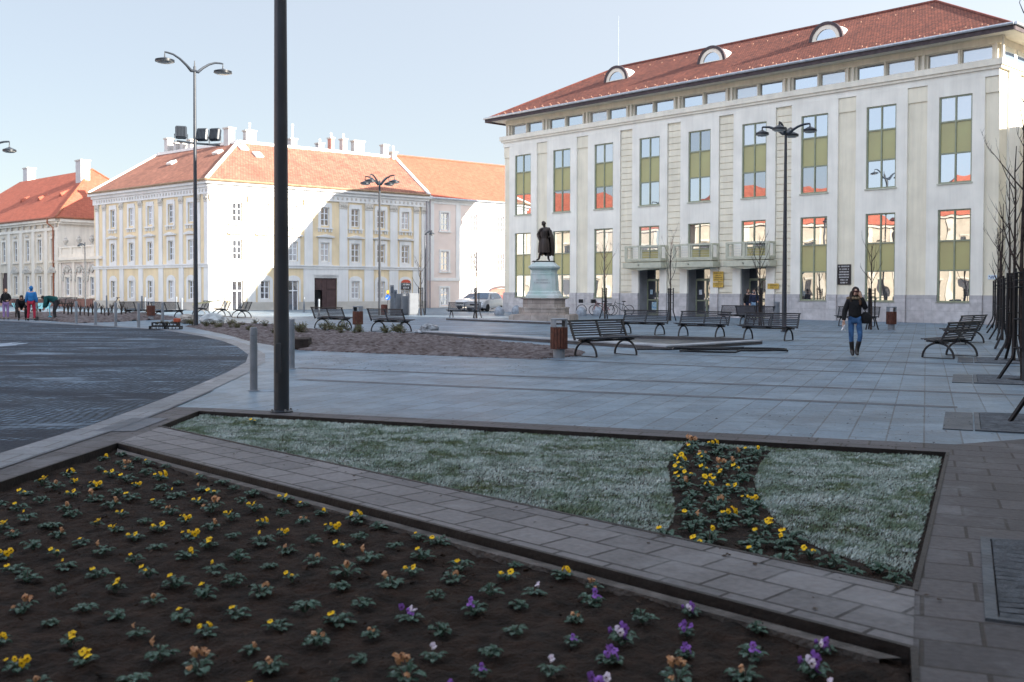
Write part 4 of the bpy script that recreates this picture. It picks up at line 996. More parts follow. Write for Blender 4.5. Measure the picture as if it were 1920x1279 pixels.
part('gutter',mb,mat('old_gutter',(.30,.20,.12),.6,.2,4),yh,True)
mb=MB()
for u_ in (19.36,): 
    p=frR.at(u_,-.16,0); mb.tube([(p.x,p.y,-.2),(p.x,p.y,9.3)],.055,6)
p=frR.at(19.7,-.16,0); mb.tube([(p.x,p.y,-.2),(p.x,p.y,9.3)],.06,6)
part('downpipe',mb,mat('downpipe',(.30,.26,.27),.6,.1,4),yh,True)
def rprof(fr_e,fr_n,u,b): return fr_e*u+fr_n*b
def chimney(root,p,z0,w_,d,h,ang,cap=True,m=m_chim,pot=0,thin=False):
    c=child('chimney',root,(p[0],p[1],z0),ang)
    mb=MB(); mb.box(-w_/2,w_/2,-d/2,d/2,-1.0,h,.02); part('shaft',mb,m,c)
    if cap: mb=MB(); mb.box(-w_/2-.07,w_/2+.07,-d/2-.07,d/2+.07,h-.12,h-.001); part('cap',mb,m_orn if not thin else m_dark,c)
    if pot: mb=MB(); mb.lathe([(.09,h-.01),(.09,h+pot),(.13,h+pot+.02),(.05,h+pot+.15)],8); part('flue_pipe',mb,m_zinc,c)
    return c
def atdepth(px,Y): d=ray(px,560); return d.x/d.y*Y
for (px,yt,yb,wpx,Y,kw) in [(318,262,292,11,91,{}),(334,270,290,8,90.5,{}),(347,268,285,10,90,{}),(361,264,280,12,89,{}),(431,242,272,17,84,{}),(469,247,268,20,85,dict(pot=.5)),(549,262,277,12,87,dict(pot=1.1)),(600,270,279,11,89,dict(pot=.2)),(621,260,281,7,89.5,dict(m=mat('brick_red',(.50,.24,.19),.9,.1,4),pot=.3)),(644,262,283,9,90,dict(pot=.3)),(671,266,287,22,91,{}),(721,273,291,11,92.3,{}),(737,286,294,9,92.6,dict(pot=.4))]:
    x=atdepth(px,Y); k=Y/FPX; zt=EYE+(541-yt)*k; zb=EYE+(541-yb)*k
    chimney(yh,(x-C0.x,Y-C0.y),zb-.4,wpx*k,.6,zt-zb+.4,R(39.7) if px>440 else R(-41),**kw)
# skylights
for fr_n,fr_e,u,b in ((n_r,eR,5.8,3.9),(n_r,eR,5.0,4.9)):
    mb=MB(); z=ZEy+(b+ovh)*(zR-ZEy)/(b_+ovh); p=fr_e*u+fr_n*b; mb.M=Matrix.Translation((p.x,p.y,z+.1))@Matrix.Rotation(R(39.7),4,'Z')@Matrix.Rotation(R(31),4,'X'); mb.box(-.35,.35,-.4,.4,-.08,.1,.03); part('skylight',mb,m_lime,yh)
for u,b in ((10.8,3.4),(5.3,4.2)):
    mb=MB(); z=ZEy+(b+ovh)*(zR-ZEy)/(b_+ovh); p=lL*u+n_l*b; mb.M=Matrix.Translation((p.x,p.y,z+.1))@Matrix.Rotation(R(-41),4,'Z')@Matrix.Rotation(R(31),4,'X'); mb.box(-.4,.4,-.3,.3,-.08,.12,.03); part('skylight',mb,m_lime,yh)

# ---- pink house adjoining
PO=C0+eR*LwR
ph=thing('pink_house','pale pink and white two-storey house with a clean orange roof beside the corner house','building',PO,0)
LP=24.; frP=Front(ph,(0,0),R(39.7),LP)
cP=[1.9,5.05,8.15,11.3,14.4,17.5]; 
tw=[(c-.40,c+.40,6.75,8.25) for c in cP]; mw_=[(c-.40,c+.40,3.25,4.9) for c in cP]; gw=[(c-.40,c+.40,.25,1.75) for c in cP[:2]+cP[3:]]
gh=[(6.9,9.65,-.7,1.7)]
mb=frP.mb(); wallgrid(mb,0,LP,-.7,9.3,tw+mw_+gw+gh,0,.14); part('wall',mb,m_pink,ph)
mb=frP.mb(); mb.box(-.02,LP,-.06,0,9.0,9.25); mb.box(-.02,LP,-.2,0,9.252,9.5); mb.box(0.02,LP,-.07,0,2.35,2.62)
for x0,x1 in ((0.02,.75),(3.1,3.6),(6.3,6.8),(9.5,10.0)): mb.box(x0,x1,-.05,0,2.622,8.998)
for (a,b,c,d) in tw+mw_+gw:
    for x0,x1,z0,z1 in ((a-.18,a-.01,c-.1,d+.15),(b+.01,b+.18,c-.1,d+.15),(a-.01,b+.01,d+.012,d+.15)): mb.box(x0,x1,-.045,0,z0,z1)
    mb.box(a-.25,b+.25,-.12,0,c-.2,c-.105)
part('stucco_trim',mb,m_ywh,ph)
mb=frP.mb()
for k in range(9): mb.box(.03,1.2,-.03,0,-.1+k*.27,-.1+k*.27+.24)
part('quoins',mb,m_pink,ph)
mb=frP.mb(); wallgrid(mb,0,LP,-.7,.05,[(h[0],h[1],-.7,.05) for h in gh],-.09,.09); part('base_course',mb,m_grey_p,ph)
add_windows(frP,tw+mw_+gw,curt=.1)
gt=child('gate',ph); place(gt,frP,8.27,.08,0)
mb=MB(); mb.box(-1.35,1.35,0,.06,-.7,1.1)
for k in range(-3,4): mb.box(k*.36-.13,k*.36+.13,-.03,0,-.5,1.0,.01)
part('gate_leaf',mb,mat('gate_red',(.17,.05,.045),.6,.15,3),gt)
mb=MB(); mb.box(-1.35,1.35,0,.05,1.102,1.7); part('fanlight',mb,mat('gate_red_sunlit',(.36,.12,.09),.6,.15,3),gt)  # gate red made lighter, sunlight on the upper part painted in
mb=MB(); ar=[(1.5*math.cos(t),-.14,1.45+.5*math.sin(t)) for t in [PI*j/14 for j in range(15)]]; ar2=[(1.32*math.cos(t),-.14,1.40+.36*math.sin(t)) for t in [PI*j/14 for j in range(15)]]
mb.loft([ar,ar2],False,False); part('gate_arch',mb,m_fascia,gt)
b2=6.3; z2=13.75
a0,a1=n_r*(-.3),eR*LP+n_r*(-.3); r0,r1=n_r*b2,eR*LP+n_r*b2; k0,k1=n_r*(2*b2+.3),eR*LP+n_r*(2*b2+.3)
mb=MB(); mb.poly([V3(a0,9.5),V3(a1,9.5),V3(r1,z2-.02),V3(r0,z2-.02)]); mb.poly([V3(k0,9.5),V3(k1,9.5),V3(r1,z2-.02),V3(r0,z2-.02)]); part('roof',mb,m_tileor,ph)
mb=MB(); mb.poly([V3(n_r*0.001,9.45),V3(n_r*12.6,9.45),V3(n_r*b2,z2-.1)]); mb.poly([V3(eR*LP,-.7),V3(eR*LP+n_r*12.6,-.7),V3(eR*LP+n_r*12.6,9.45),V3(eR*LP+n_r*b2,z2-.1),V3(eR*LP,9.45)]); mb.poly([V3(n_r*12.6,-.7),V3(eR*LP+n_r*12.6,-.7),V3(eR*LP+n_r*12.6,9.45),V3(n_r*12.6,9.45)]); part('gable_wall',mb,m_pink,ph)
mb=MB(); mb.tube([V3(r0,z2),V3(r1,z2)],.12,6); part('ridge_tiles',mb,m_tileor,ph,True)
mb=MB(); mb.tube([V3(n_r*(-.36),9.45),V3(eR*LP+n_r*(-.36),9.45)],.08,6); part('gutter',mb,m_gut,ph,True)
# ---- palace with orange roof
CP=Vector((-40.684,91.989,0)); lP=rotd(136.8); LPal=29.
OP=CP+lP*LPal
pal=thing('grey_palace','long pale grey two-storey palace with tall windows and an orange hipped roof','building',OP,0)
frA=Front(pal,(0,0),R(136.8-180),LPal)
m_pg=mat('palace_grey',(.72,.63,.51),.9,.07,1,.15,bscale=20,grime=.18); m_pg2=mat('palace_light',(.80,.73,.63),.9,.06,1,.1,grime=.15)
cA=[LPal-u for u in (1.2,4.1,6.9,9.7,12.6,15.5,18.3,21.2,24.1,27.0)]; door_u=cA[4]
tw=[(c-.42,c+.42,4.15,6.10) for c in cA]; gw=[(c-.42,c+.42,1.0,2.75) for c in cA if c!=door_u]
dh_=[(door_u-.75,door_u+.75,-.7,3.1)]
mb=frA.mb(); wallgrid(mb,0,LPal,-.7,7.9,tw+gw+dh_,0,.18); part('wall',mb,m_pg,pal)
mb=frA.mb(); mb.box(-.05,LPal+.05,-.12,0,6.85,7.1); mb.box(-.05,LPal+.05,-.2,0,7.45,7.65); mb.box(-.2,LPal+.2,-.4,0,7.652,7.92)
mb.box(0,LPal,-.08,0,.62,.72)
for i in range(len(cA)+1):
    x=LPal-(-.25+2.85*i) if i else LPal-.28
    mb.box(max(0,x-.33),min(LPal,x+.33),-.10,0,.722,6.848); 
for (a,b,c,d) in tw+gw:
    for x0,x1,z0,z1 in ((a-.2,a-.01,c-.12,d+.2),(b+.01,b+.2,c-.12,d+.2),(a-.01,b+.01,d+.012,d+.2)): mb.box(x0,x1,-.05,0,z0,z1)
    mb.box(a-.3,b+.3,-.14,0,c-.22,c-.125)
part('pilasters',mb,m_pg2,pal)
for (a,b,c,d) in gw:
    mb=frA.mb(); mb.box(a-.4,b+.4,-.22,0,d+.28,d+.40); cx=(a+b)/2
    mb.add([(a-.42,-.2,d+.42),(b+.42,-.2,d+.42),(cx+.3,-.2,d+.85),(cx,-.2,d+.95),(cx-.3,-.2,d+.85),(a-.42,0,d+.42),(b+.42,0,d+.42),(cx+.3,0,d+.85),(cx,0,d+.95),(cx-.3,0,d+.85)],[(0,1,2,3,4),(0,4,9,5),(4,3,8,9),(3,2,7,8),(2,1,6,7)])
    mb.ball((cx,-.2,d+.62),(.2,.08,.14),7,5); part('pediment',mb,m_orn,pal)
mb=frA.mb()
for i,c in enumerate(cA):
    for q in (-.8,.8): mb.box(c+q-.1,c+q+.1,-.16,-.02,7.12,7.44,.02)
    mb.box(c-.3,c+.3,-.12,0,6.4,6.6,.03)
part('frieze_blocks',mb,m_orn,pal)
mb=frA.mb(); wallgrid(mb,0,LPal,-.7,.62,[(h[0],h[1],-.7,.62) for h in dh_],-.07,.07); part('base_course',mb,brickmat('red_stone',(.30,.15,.12),(.24,.12,.10),(.2,.12,.1),.8,.3,.01,coords='UV',noise_amt=.3),pal)
add_windows(frA,tw+gw,curt=.1,depth=.12)
dd=child('door',pal); place(dd,frA,door_u,.15,0); mb=MB(); mb.box(-.8,.8,.06,.1,-.6,3.2); part('door_back',mb,m_brn,dd); mb=MB(); mb.box(-.75,.75,0,.05,-.5,2.3); mb.poly([(.75*math.cos(t),0,2.3+.75*math.sin(t)) for t in [PI*j/12 for j in range(13)]]); part('door_leaf',mb,m_brn,dd)
nP=Vector((-lP.y,lP.x,0)); nP=nP if nP.y>0 else -nP
nP=Vector((.6845,.729,0))
bP=5.7; zP=13.2; zEp=7.95; oo=.45
lo_=lambda u,b:(-lP*(u))  # along front from left end
f0_=-lP*(-oo)+nP*(-oo); f1_=-lP*(LPal+oo)+nP*(-oo); g0_=f0_+nP*(2*bP+2*oo); g1_=f1_+nP*(2*bP+2*oo); q0=-lP*(bP)+nP*bP; q1=-lP*(LPal-bP)+nP*bP
mb=MB(); mb.poly([V3(f0_,zEp),V3(f1_,zEp),V3(q1,zP),V3(q0,zP)]); mb.poly([V3(f1_,zEp),V3(g1_,zEp),V3(q1,zP)]); mb.poly([V3(g1_,zEp),V3(g0_,zEp),V3(q0,zP),V3(q1,zP)]); mb.poly([V3(g0_,zEp),V3(f0_,zEp),V3(q0,zP)]); mb.poly([V3(f0_,zEp-.02),V3(f1_,zEp-.02),V3(g1_,zEp-.02),V3(g0_,zEp-.02)]); part('roof',mb,m_tileor,pal)
mb=MB(); mb.tube([V3(f0_,zEp),V3(f1_,zEp),V3(g1_,zEp)],.1,6); p=frA.at(LPal-1.35,-.45,0); q=frA.at(LPal-.85,-.14,0); mb.tube([(p.x,p.y,7.9),(p.x,p.y,7.5),(q.x,q.y,7.1),(q.x,q.y,.3)],.07,6)
for a,b in ((f1_,q1),(g1_,q1),(q0,q1)): mb.tube([V3(a,zEp+.05),V3(b,zP+.03)],.09,6)
part('copper_gutter',mb,m_gutc,pal,True)
c1=-lP*LPal; mb=MB(); mb.poly([V3(c1,-.7),V3(c1+nP*(2*bP),-.7),V3(c1+nP*(2*bP),7.9),V3(c1,7.9)]); mb.poly([V3(nP*(2*bP),-.7),V3(c1+nP*(2*bP),-.7),V3(c1+nP*(2*bP),7.9),V3(nP*(2*bP),7.9)]); part('side_wall',mb,m_pg2,pal)
mb=MB(); mb.M=Matrix.Translation(c1)@Matrix.Rotation(math.atan2(nP.y,nP.x),4,'Z'); mb.box(0,11.4,-.25,0,7.4,7.6); mb.box(0,11.4,-.4,0,7.602,7.9); part('side_cornice',mb,m_pg2,pal)
for px,yt,Y in ((57,318,112),(157,303,98.5)):
    x=atdepth(px,Y); chimney(pal,(x-OP.x,Y-OP.y),zP-.6,1.15,.9,EYE+(541-yt)/FPX*Y-zP+.6,R(-43))
for u_,b_2 in ((9.5,2.2),(5.0,2.4),(14,2.3)):
    mb=MB(); z=zEp+(b_2+oo)*(zP-zEp)/(bP+oo); p=-lP*(LPal-u_)+nP*b_2; mb.M=Matrix.Translation((p.x,p.y,z))@Matrix.Rotation(R(-43),4,'Z'); mb.add([(-.35,-.1,-.05),(.35,-.1,-.05),(0,-.12,.28),(0,.9,.72)],[(0,1,2),(0,2,3),(2,1,3)]); part('roof_vent',mb,m_tileor,pal)

# ---- low ornate wing with balustrade
lw_=thing('low_wing','low ornate wing with an urn-topped balustrade between the palace and the corner house','building',CP,0)
LL=9.0; frW=Front(lw_,tuple((-lP*.02).xy),R(136.8-180),LL)
cW=[1.75,4.2,6.65]; gw=[(c-.42,c+.42,1.0,2.6) for c in cW]
mb=frW.mb(); wallgrid(mb,0.01,LL,-.7,4.2,gw,.05,.15); mb.poly([(0,.05,-.7),(0,8,-.7),(0,8,4.2),(0,.05,4.2)]); mb.poly([(LL,.05,-.7),(LL,.05,4.2),(LL,8,4.2),(LL,8,-.7)]); mb.poly([(0,.05,4.2),(LL,.05,4.2),(LL,8,4.2),(0,8,4.2)]); part('wall',mb,mat('wing_pink',(.70,.62,.56),.9,.08,1,.15),lw_)
mb=frW.mb(); mb.box(0.02,LL,-.12,.05,3.9,4.1); mb.box(0.02,LL,-.3,.05,4.102,4.35); mb.box(0.02,LL,-.02,.25,4.352,4.62); mb.box(.02,LL,-.02,.25,5.2,5.35)
for k in range(5): x=.1+k*2.2; mb.box(x,x+.35,-.015,.245,4.622,5.198)
for k in range(4): x=.45+k*2.2; mb.box(x,x+1.85,.08,.18,4.622,5.198)
for (a,b,c,d) in gw:
    for x0,x1,z0,z1 in ((a-.2,a-.01,c-.12,d+.2),(b+.01,b+.2,c-.12,d+.2),(a-.01,b+.01,d+.012,d+.2)): mb.box(x0,x1,-.03,.05,z0,z1)
    mb.box(a-.3,b+.3,-.14,.05,c-.22,c-.125)
for x in (.3,3.0,5.4,7.9): mb.box(x-.22,x+.22,-.05,.05,.7,3.898)
part('balustrade',mb,m_pg2,lw_)
for c in cW:
    mb=frW.mb()
    for t in range(9):
        a=PI*t/8; mb.ball((c+.75*math.cos(a),-.02,2.8+.75*math.sin(a)),(.17,.1,.15),6,4,.15)
    mb.ball((c,-.04,3.2),(.25,.12,.25),7,5,.1); mb.ball((c+.8,-.04,2.5),(.13,.1,.3),6,4,.1); mb.ball((c-.8,-.04,2.5),(.13,.1,.3),6,4,.1)
    part('stucco_wreath',mb,m_orn,lw_)
mb=frW.mb(); mb.box(.02,LL,-.04,.049,-.7,.70); part('base_course',mb,bpy.data.materials['red_stone'],lw_)
for k,x in enumerate((1.2,3.9,6.4,8.6)):
    mb=MB(); mb.M=frW.M@Matrix.Translation((x,.1,5.35)); mb.lathe([(.14,0),(.14,.08),(.05,.14),(.10,.22),(.22,.42),(.24,.55),(.12,.66),(.15,.72),(.04,.85)],10); part('urn',mb,m_orn,lw_,True)
add_windows(frW,gw,depth=.12)
# ---- white gabled church-like house far left
gx=atdepth(-75,130)
wg=thing('white_gabled_house','tall white house with a curved gable far behind the palace at the left edge','building',(gx,130,0),R(38))
prof=[(-7,-1),(7.2,-1),(7.2,12.2),(6.2,12.9),(4.6,13.9),(3.3,15.4),(2.6,17.2),(2.3,18.2),(2.2,20.4),(-2.2,20.4),(-2.4,17),(-4.6,14),(-7,12.2)]
mb=MB(); mb.loft([[(x,0,z) for x,z in prof],[(x,.6,z) for x,z in prof]],True); part('gable_wall',mb,m_chim,wg)
mb=MB(); mb.box(-6.9,7.1,.601,16,-1,12.1); part('side_wall',mb,m_chim,wg)
mb=MB(); mb.add([(-7.2,.7,12),(7.4,.7,12),(0,.7,17.5),(-7.2,16,12),(7.4,16,12),(0,16,17.5)],[(0,1,2),(3,5,4),(0,2,5,3),(1,4,5,2)]); part('roof',mb,m_chim,wg)
# ---- houses out of the frame: they shade the square and show in the windows
m_tan=mat('reflected_ochre',(.40,.34,.27),.9,.1,1); m_tan2=mat('reflected_trim',(.52,.47,.40),.9,.1,1)
def plain_house(name,label,O,ang,Lh,D,he,hr,mw,mr,nb,floors=3,hip=1.,gap=None,zt0=0.):
    h=thing(name,label,'building',O,ang); fr=Front(h,(0,0),0,Lh)
    hs=[]; st=(he-.8-zt0)/floors; bw=Lh/nb
    for f in range(floors):
        for k in range(nb): hs.append(((k+.5)*bw-.5,(k+.5)*bw+.5,zt0+.95+f*st,zt0+.95+f*st+min(1.9,st*.6)))
    mb=MB(); wallgrid(mb,0,Lh,-.5,he,hs,0,.15); mb.box(.01,Lh-.01,.2,D,-.5,he-.01); mb.quad((0,0,-.5),(0,D,-.5),(0,D,he),(0,0,he)); mb.quad((Lh,0,-.5),(Lh,0,he),(Lh,D,he),(Lh,D,-.5)); part('wall',mb,mw,h)
    mb=MB(); mb.box(-.2,Lh+.2,-.35,0,he-.35,he-.02); mb.box(0,Lh,-.12,0,zt0+st+.15,zt0+st+.4)
    for k in range(nb+1): mb.box(max(0,k*bw-.3),min(Lh,k*bw+.3),-.08,0,-.4,he-.36)
    for q in hs: mb.box(q[0]-.2,q[1]+.2,-.16,0,q[3]+.15,q[3]+.35); mb.box(q[0]-.2,q[1]+.2,-.1,0,q[2]-.2,q[2]-.05)
    part('stucco_trim',mb,m_tan2,h)
    mb=MB()
    for q in hs: mb.box(q[0],q[1],.12,.16,q[2],q[3])
    o=part('window_panes',mb,m_pane,h)
    mb=MB(); o_=.5; i=D/2*hip; mb.poly([(-o_,-o_,he),(Lh+o_,-o_,he),(Lh-i,D/2,hr),(i,D/2,hr)]); mb.poly([(Lh+o_,D+o_,he),(-o_,D+o_,he),(i,D/2,hr),(Lh-i,D/2,hr)]); mb.poly([(-o_,D+o_,he),(-o_,-o_,he),(i,D/2,hr)]); mb.poly([(Lh+o_,-o_,he),(Lh+o_,D+o_,he),(Lh-i,D/2,hr)]); mb.poly([(-o_,-o_,he-.02),(Lh+o_,-o_,he-.02),(Lh+o_,D+o_,he-.02),(-o_,D+o_,he-.02)]); part('roof',mb,mr,h)
    return h
row=Vector((17.7,16,0)); rb_=Vector((.405,.914,0)); aR=math.atan2(-rb_.y,-rb_.x)
plain_house('town_house','tall cream town house along the right side of the square, outside the photo',row+rb_*23.4,aR,62,12,20.0,24.2,m_cream,m_tile,15,5,.05)
plain_house('town_house','unseen narrow house added between the tall and low ones to shape their shadow',row+rb_*27.6,aR,4.1,12,16.5,18,m_trim,m_tile,1,4,.02)  # added out of view to step the shadow edge on the square
plain_house('town_house','lower cream town house beside the theatre, outside the photo',row+rb_*58,aR,30.2,10,12.3,13.6,m_trim,m_tile,9,3,.3)
plain_house('town_house','unseen grey house added behind the camera to darken the foreground',Vector((24,-5.5,0)),PI,46,12,17,21,m_pg,m_tile,12,3)  # unseen house added to cut sky light on the foreground
plain_house('town_house','cream house with an orange roof, nearest the palace, on the left side of the square',Vector((-52,61,0)),R(88),25,12,9.0,14.0,m_tan,m_tileor,8,2)
plain_house('town_house','pale house with an orange roof on the left side of the square',Vector((-54,32,0)),R(75),26,12,9.5,14.5,m_tan,m_tileor,8,2)
plain_house('town_house','cream house with an orange roof and pale cornice on the left side of the square',Vector((-50,6,0)),R(92),24,12,10.5,16,m_tan,m_tileor,7,2)
plain_house('town_house','white house with a red roof at the far left of the square',Vector((-43,-24,0)),R(98),27,12,11,17,m_tan2,m_tileor,8,3)
# ================================================================ STREET FURNITURE
m_steel=mat('lamp_anthracite',(.022,.028,.038),.4,.15,3,0,spec=.5)
m_lens=mat('lamp_lens',(.45,.45,.42),.3,.1,4,spec=.5)
def lamphead(parent,p,r=.34,nm='lamp_head'):
    c=child(nm,parent,p); mb=MB(); mb.lathe([(.025,.22),(.03,.11),(.09,.085),(r*.6,.045),(r*.98,-.005),(r*.98,-.03),(r*.86,-.035),(r*.86,-.055),(r,-.06),(r,-.085),(r*.9,-.09)],20); part('shade',mb,m_steel,c,True)
    mb=MB(); mb.lathe([(r*.88,-.091),(r*.88,-.105),(r*.66,-.135),(r*.3,-.15)],20); part('lens',mb,m_lens,c,True); return c
def armcurve(dx,dy,reach,z0,rise):
    pts=[(0,0,z0)]
    for t in (.12,.28,.5,.72,.9,1.0):
        s=reach*t; z=z0+(-.02 if t<.15 else rise*math.sin(min(1,(t-.12)/.75)*PI/2)); pts.append((dx*s,dy*s,z))
    return pts
def street_lamp(label,x,y,h,arms,reach,r0,r1,rise=.45,drop=.42,head=.34,spike=.25,group=None,cat='street lamp'):
    t=thing('street_lamp',label,cat,(x,y,0),0,group)
    mb=MB(); mb.lathe([(r0*1.0,0),(r0,1.2),(r1+(r0-r1)*.45,h*.6),(r1,h),(r1*.6,h+.02),(.02,h+spike)],20); part('pole',mb,m_steel,t,True)
    mb=MB(); mb.lathe([(r0*1.5,0),(r0*1.5,.02),(r0*1.05,.035)],20); part('base_plate',mb,m_steel,t,True)
    for a in arms:
        dx,dy=math.cos(a),math.sin(a); pts=armcurve(dx,dy,reach,h-.18,rise)
        mb=MB(); mb.tube(pts,[.075,.07,.055,.05,.045,.04,.035],8); e=pts[-1]; mb.tube([e,(e[0],e[1],e[2]-drop+.2)],.02,6); part('arm',mb,m_steel,t,True)
        lamphead(t,(e[0],e[1],e[2]-drop),head)
    return t
big=street_lamp('tall dark lamp post close to the camera, its top above the picture',-3.15,13.98,11.2,[-2.2,.94],1.75,.103,.06,.55,.3,.40)
mb=MB(); mb.M=Matrix.Rotation(-1.75,4,'Z'); mb.box(.092,.108,-.045,.045,.55,.95,.004); part('access_door',mb,m_steel,big)
mb=MB()
for k in range(4): mb.lathe([(.014,.02),(.014,.05)],6,(.135*math.cos(k*PI/2+.6),.135*math.sin(k*PI/2+.6),0))
part('base_bolts',mb,mat('bolt_zinc',(.35,.36,.38),.4,.2,9,metal=.7),big)
l2=street_lamp('tall double-armed lamp post carrying three floodlights by the yellow house',-13.74,44.48,11.25,[math.atan2(-.78,-.62),math.atan2(.78,.62)],1.45,.10,.055,.55,.32,.40)
# floodlights
for i,(dx,dy,dz,az) in enumerate(((-.55,-.15,.0,.35),(.30,.1,-.06,-.1),(.82,.2,-.04,-.25))):
    f=thing('floodlight',['square black floodlight left of the tall lamp pole','square black floodlight just right of the tall lamp pole','outermost square black floodlight right of the tall lamp pole'][i],'floodlight',(-13.74+dx,44.48+dy,8.38+dz),az,'floodlights on the tall lamp post')
    mb=MB(); mb.M=Matrix.Rotation(R(-12),4,'X'); mb.box(-.24,.24,-.12,.10,-.27,.29,.05)
    for k in range(7): mb.box(-.2+k*.06,-.18+k*.06,-.17,-.121,-.22,.24)
    mb.build('housing',m_steel,f); mb=MB(); mb.M=Matrix.Rotation(R(-12),4,'X'); mb.box(-.21,.21,.102,.115,-.23,.25); mb.build('glass',m_glassD,f)
    mb=MB(); mb.tube([(-.27,0,-.05),(-.27,0,-.38),(.27,0,-.38),(.27,0,-.05)],.018,5); mb.build('bracket',m_steel,f)
mb=MB(); mb.tube([(-.72,-.2,8.02),(0,0,7.95),(1.02,.25,7.9)],.045,8); part('cross_bar',mb,m_steel,l2,True)
street_lamp('four-armed dark lamp post in front of the theatre',10.89,40.95,8.1,[-.52,4.19,2.62,1.05],.95,.095,.05,.30,.22,.27,.06)
street_lamp('four-armed lamp post with a pale pole in front of the yellow facade',-8.19,63.35,8.3,[-.4,4.3,2.7,1.1],1.05,.085,.06,.5,.36,.32,.06)
street_lamp('lamp at the left edge of the picture with only one head in view',atdepth(-16,47),47,8.35,[0.1],.85,.085,.05,.2,.36,.30,.06)
street_lamp('small single-armed dark lamp post at the right end of the yellow house',-5.62,66.2,5.4,[0.05],.42,.05,.035,.18,.16,.17,.02)
street_lamp('slim single-armed lamp post in front of the left wing of the yellow house',atdepth(277,84.6),84.6,5.35,[3.1],.5,.045,.03,.12,.12,.2,.02)
street_lamp('slim pale lamp post in front of the palace wing',atdepth(160,80),80,5.2,[3.1],.4,.05,.04,.1,.12,.2,.02)
# bollards
m_bol=mat('bollard_grey',(.17,.19,.215),.5,.12,4,.05,spec=.4)
def mk_bollard(h=1.05,r=.062):
    t=bpy.data.objects.new('bollard',None); COL.objects.link(t)
    mb=MB(); mb.lathe([(r*1.0,0),(r,h-.27),(r*.9,h-.268),(r*.9,h-.255),(r,h-.253),(r,h-.21),(r*.9,h-.208),(r*.9,h-.195),(r,h-.193),(r,h-.15),(r*.9,h-.148),(r*.9,h-.135),(r,h-.133),(r,h-.02),(r*.85,h)],20); part('post',mb,m_bol,t,True,ang=25)
    mb=MB(); mb.lathe([(r*1.45,0),(r*1.45,.012),(r*1.02,.02)],20); part('base_ring',mb,m_bol,t,True); return t
b0=mk_bollard(); tag(b0,'grey steel bollard nearest the camera, left of the big lamp post','bollard','grey steel bollards'); b0.location=(-4.26,16.87,0)
BL=[(-4.62,21.46,'grey steel bollard half hidden behind the big lamp post'),(*G(143,607),'leftmost grey bollard of the row at the road edge'),(*G(179,610),'second grey bollard from the left at the road edge'),(*G(217,613),'third grey bollard from the left at the road edge'),(*G(260,615),'fourth grey bollard from the left at the road edge'),(*G(305,612),'grey bollard right behind the black crates')]
for k,(px,py,lb) in enumerate([(200,578,'pale bollard by the left end of the yellow house'),(266,580,'pale bollard, left of a pair, by the yellow house'),(272,585,'pale bollard, right of a pair, by the yellow house'),(331,584,'pale bollard left of the tall lamp post by the yellow house'),(341,590,'pale bollard immediately left of the tall lamp post'),(422,585,'sunlit bollard behind the three sunlit benches'),(570,586,'dark bollard left of the brown gate'),(598,594,'sunlit bollard in front of the brown gate')]): BL.append((*G(px,py),lb))
for x,y,lb in BL: copy_tree(b0,label=lb,loc=(x,y,0))
gb=mk_bollard(1.12,.14); tag(gb,'thick dark grey bollard beside the four-armed lamp at the theatre','bollard'); gb.location=(*G(1456,611),0)
# stone bollards by the monument
m_sb=mat('stone_sphere',(.28,.31,.35),.8,.2,5,.2)
mb=MB(); mb.lathe([(.30,0),(.34,.15),(.28,.38),(.15,.52),(.03,.57)],14); sb=mb.build('stone_bollard',m_sb,smooth=True,loc=(*G(936,591),0)); tag(sb,'squat rounded stone bollard left of the monument, nearer the car','stone bollard','squat stone bollards by the monument')
for px,py,lb in ((968,588,'squat rounded stone bollard touching the left corner of the monument'),(1090,592,'squat rounded stone bollard left of the parked bicycles'),(1122,592,'squat rounded stone bollard in front of the parked bicycles')):
    o=sb.copy(); COL.objects.link(o); o.location=(*G(px,py),0); o['label']=lb
# benches
m_slat=mat('bench_slat',(.045,.048,.060),.5,.2,6,.1,spec=.4); m_biron=mat('bench_iron',(.012,.014,.018),.45,.15,6,0,spec=.5)
def mk_bench():
    t=bpy.data.objects.new('park_bench',None); COL.objects.link(t)   # long axis x, sitter faces -y
    s=child('seat',t); mb=MB()
    for k in range(6): y=-.46+k*.085; mb.box(-.95,.95,y,y+.06,.44+.012*abs(k-3),.465+.012*abs(k-3),.006)
    part('seat_slats',mb,m_slat,s)
    mb=MB()
    for x in (-.7,0,.7): mb.bar((x,-.42,.43),(x,.12,.41),.05,.04)
    mb.bar((-.9,-.15,.405),(.9,-.15,.405),.05,.05); part('seat_rail',mb,m_biron,s)
    b=child('backrest',t); mb=MB()
    for k in range(7):
        z=.52+k*.058; y=.075+.16*(z-.45)/.42; mb.box(-.95,.95,y,y+.018,z,z+.036,.004)
    part('back_slats',mb,m_slat,b)
    mb=MB()
    for x in (-.92,0,.92): mb.bar((x,.03,.42),(x,.245,.90),.045,.04)
    mb.bar((-.97,.235,.895),(.97,.235,.895),.05,.035)
    part('back_frame',mb,m_biron,b)
    for x in (-.7,.7):
        mb=MB(); pts=[(x,-.13+.39*math.cos(a),.02+.37*math.sin(a)) for a in [PI*j/16 for j in range(17)]]; mb.tube(pts,.028,7)
        mb.bar((x,.26,.02),(x,-.52,.02),.02,.02); part('leg',mb,m_biron,t,True)
    return t
bn=mk_bench(); GPB='slatted benches around the square'
def bench(px,py,phi,lb,first=[True],Y=None):
    if first[0]: o=bn; first[0]=False
    else: o=copy_tree(bn)
    x,y=G(px,py) if Y is None else (atdepth(px,Y),Y)
    tag(o,lb,'bench',GPB); o.location=(x,y,0); o.rotation_euler=(0,0,phi)
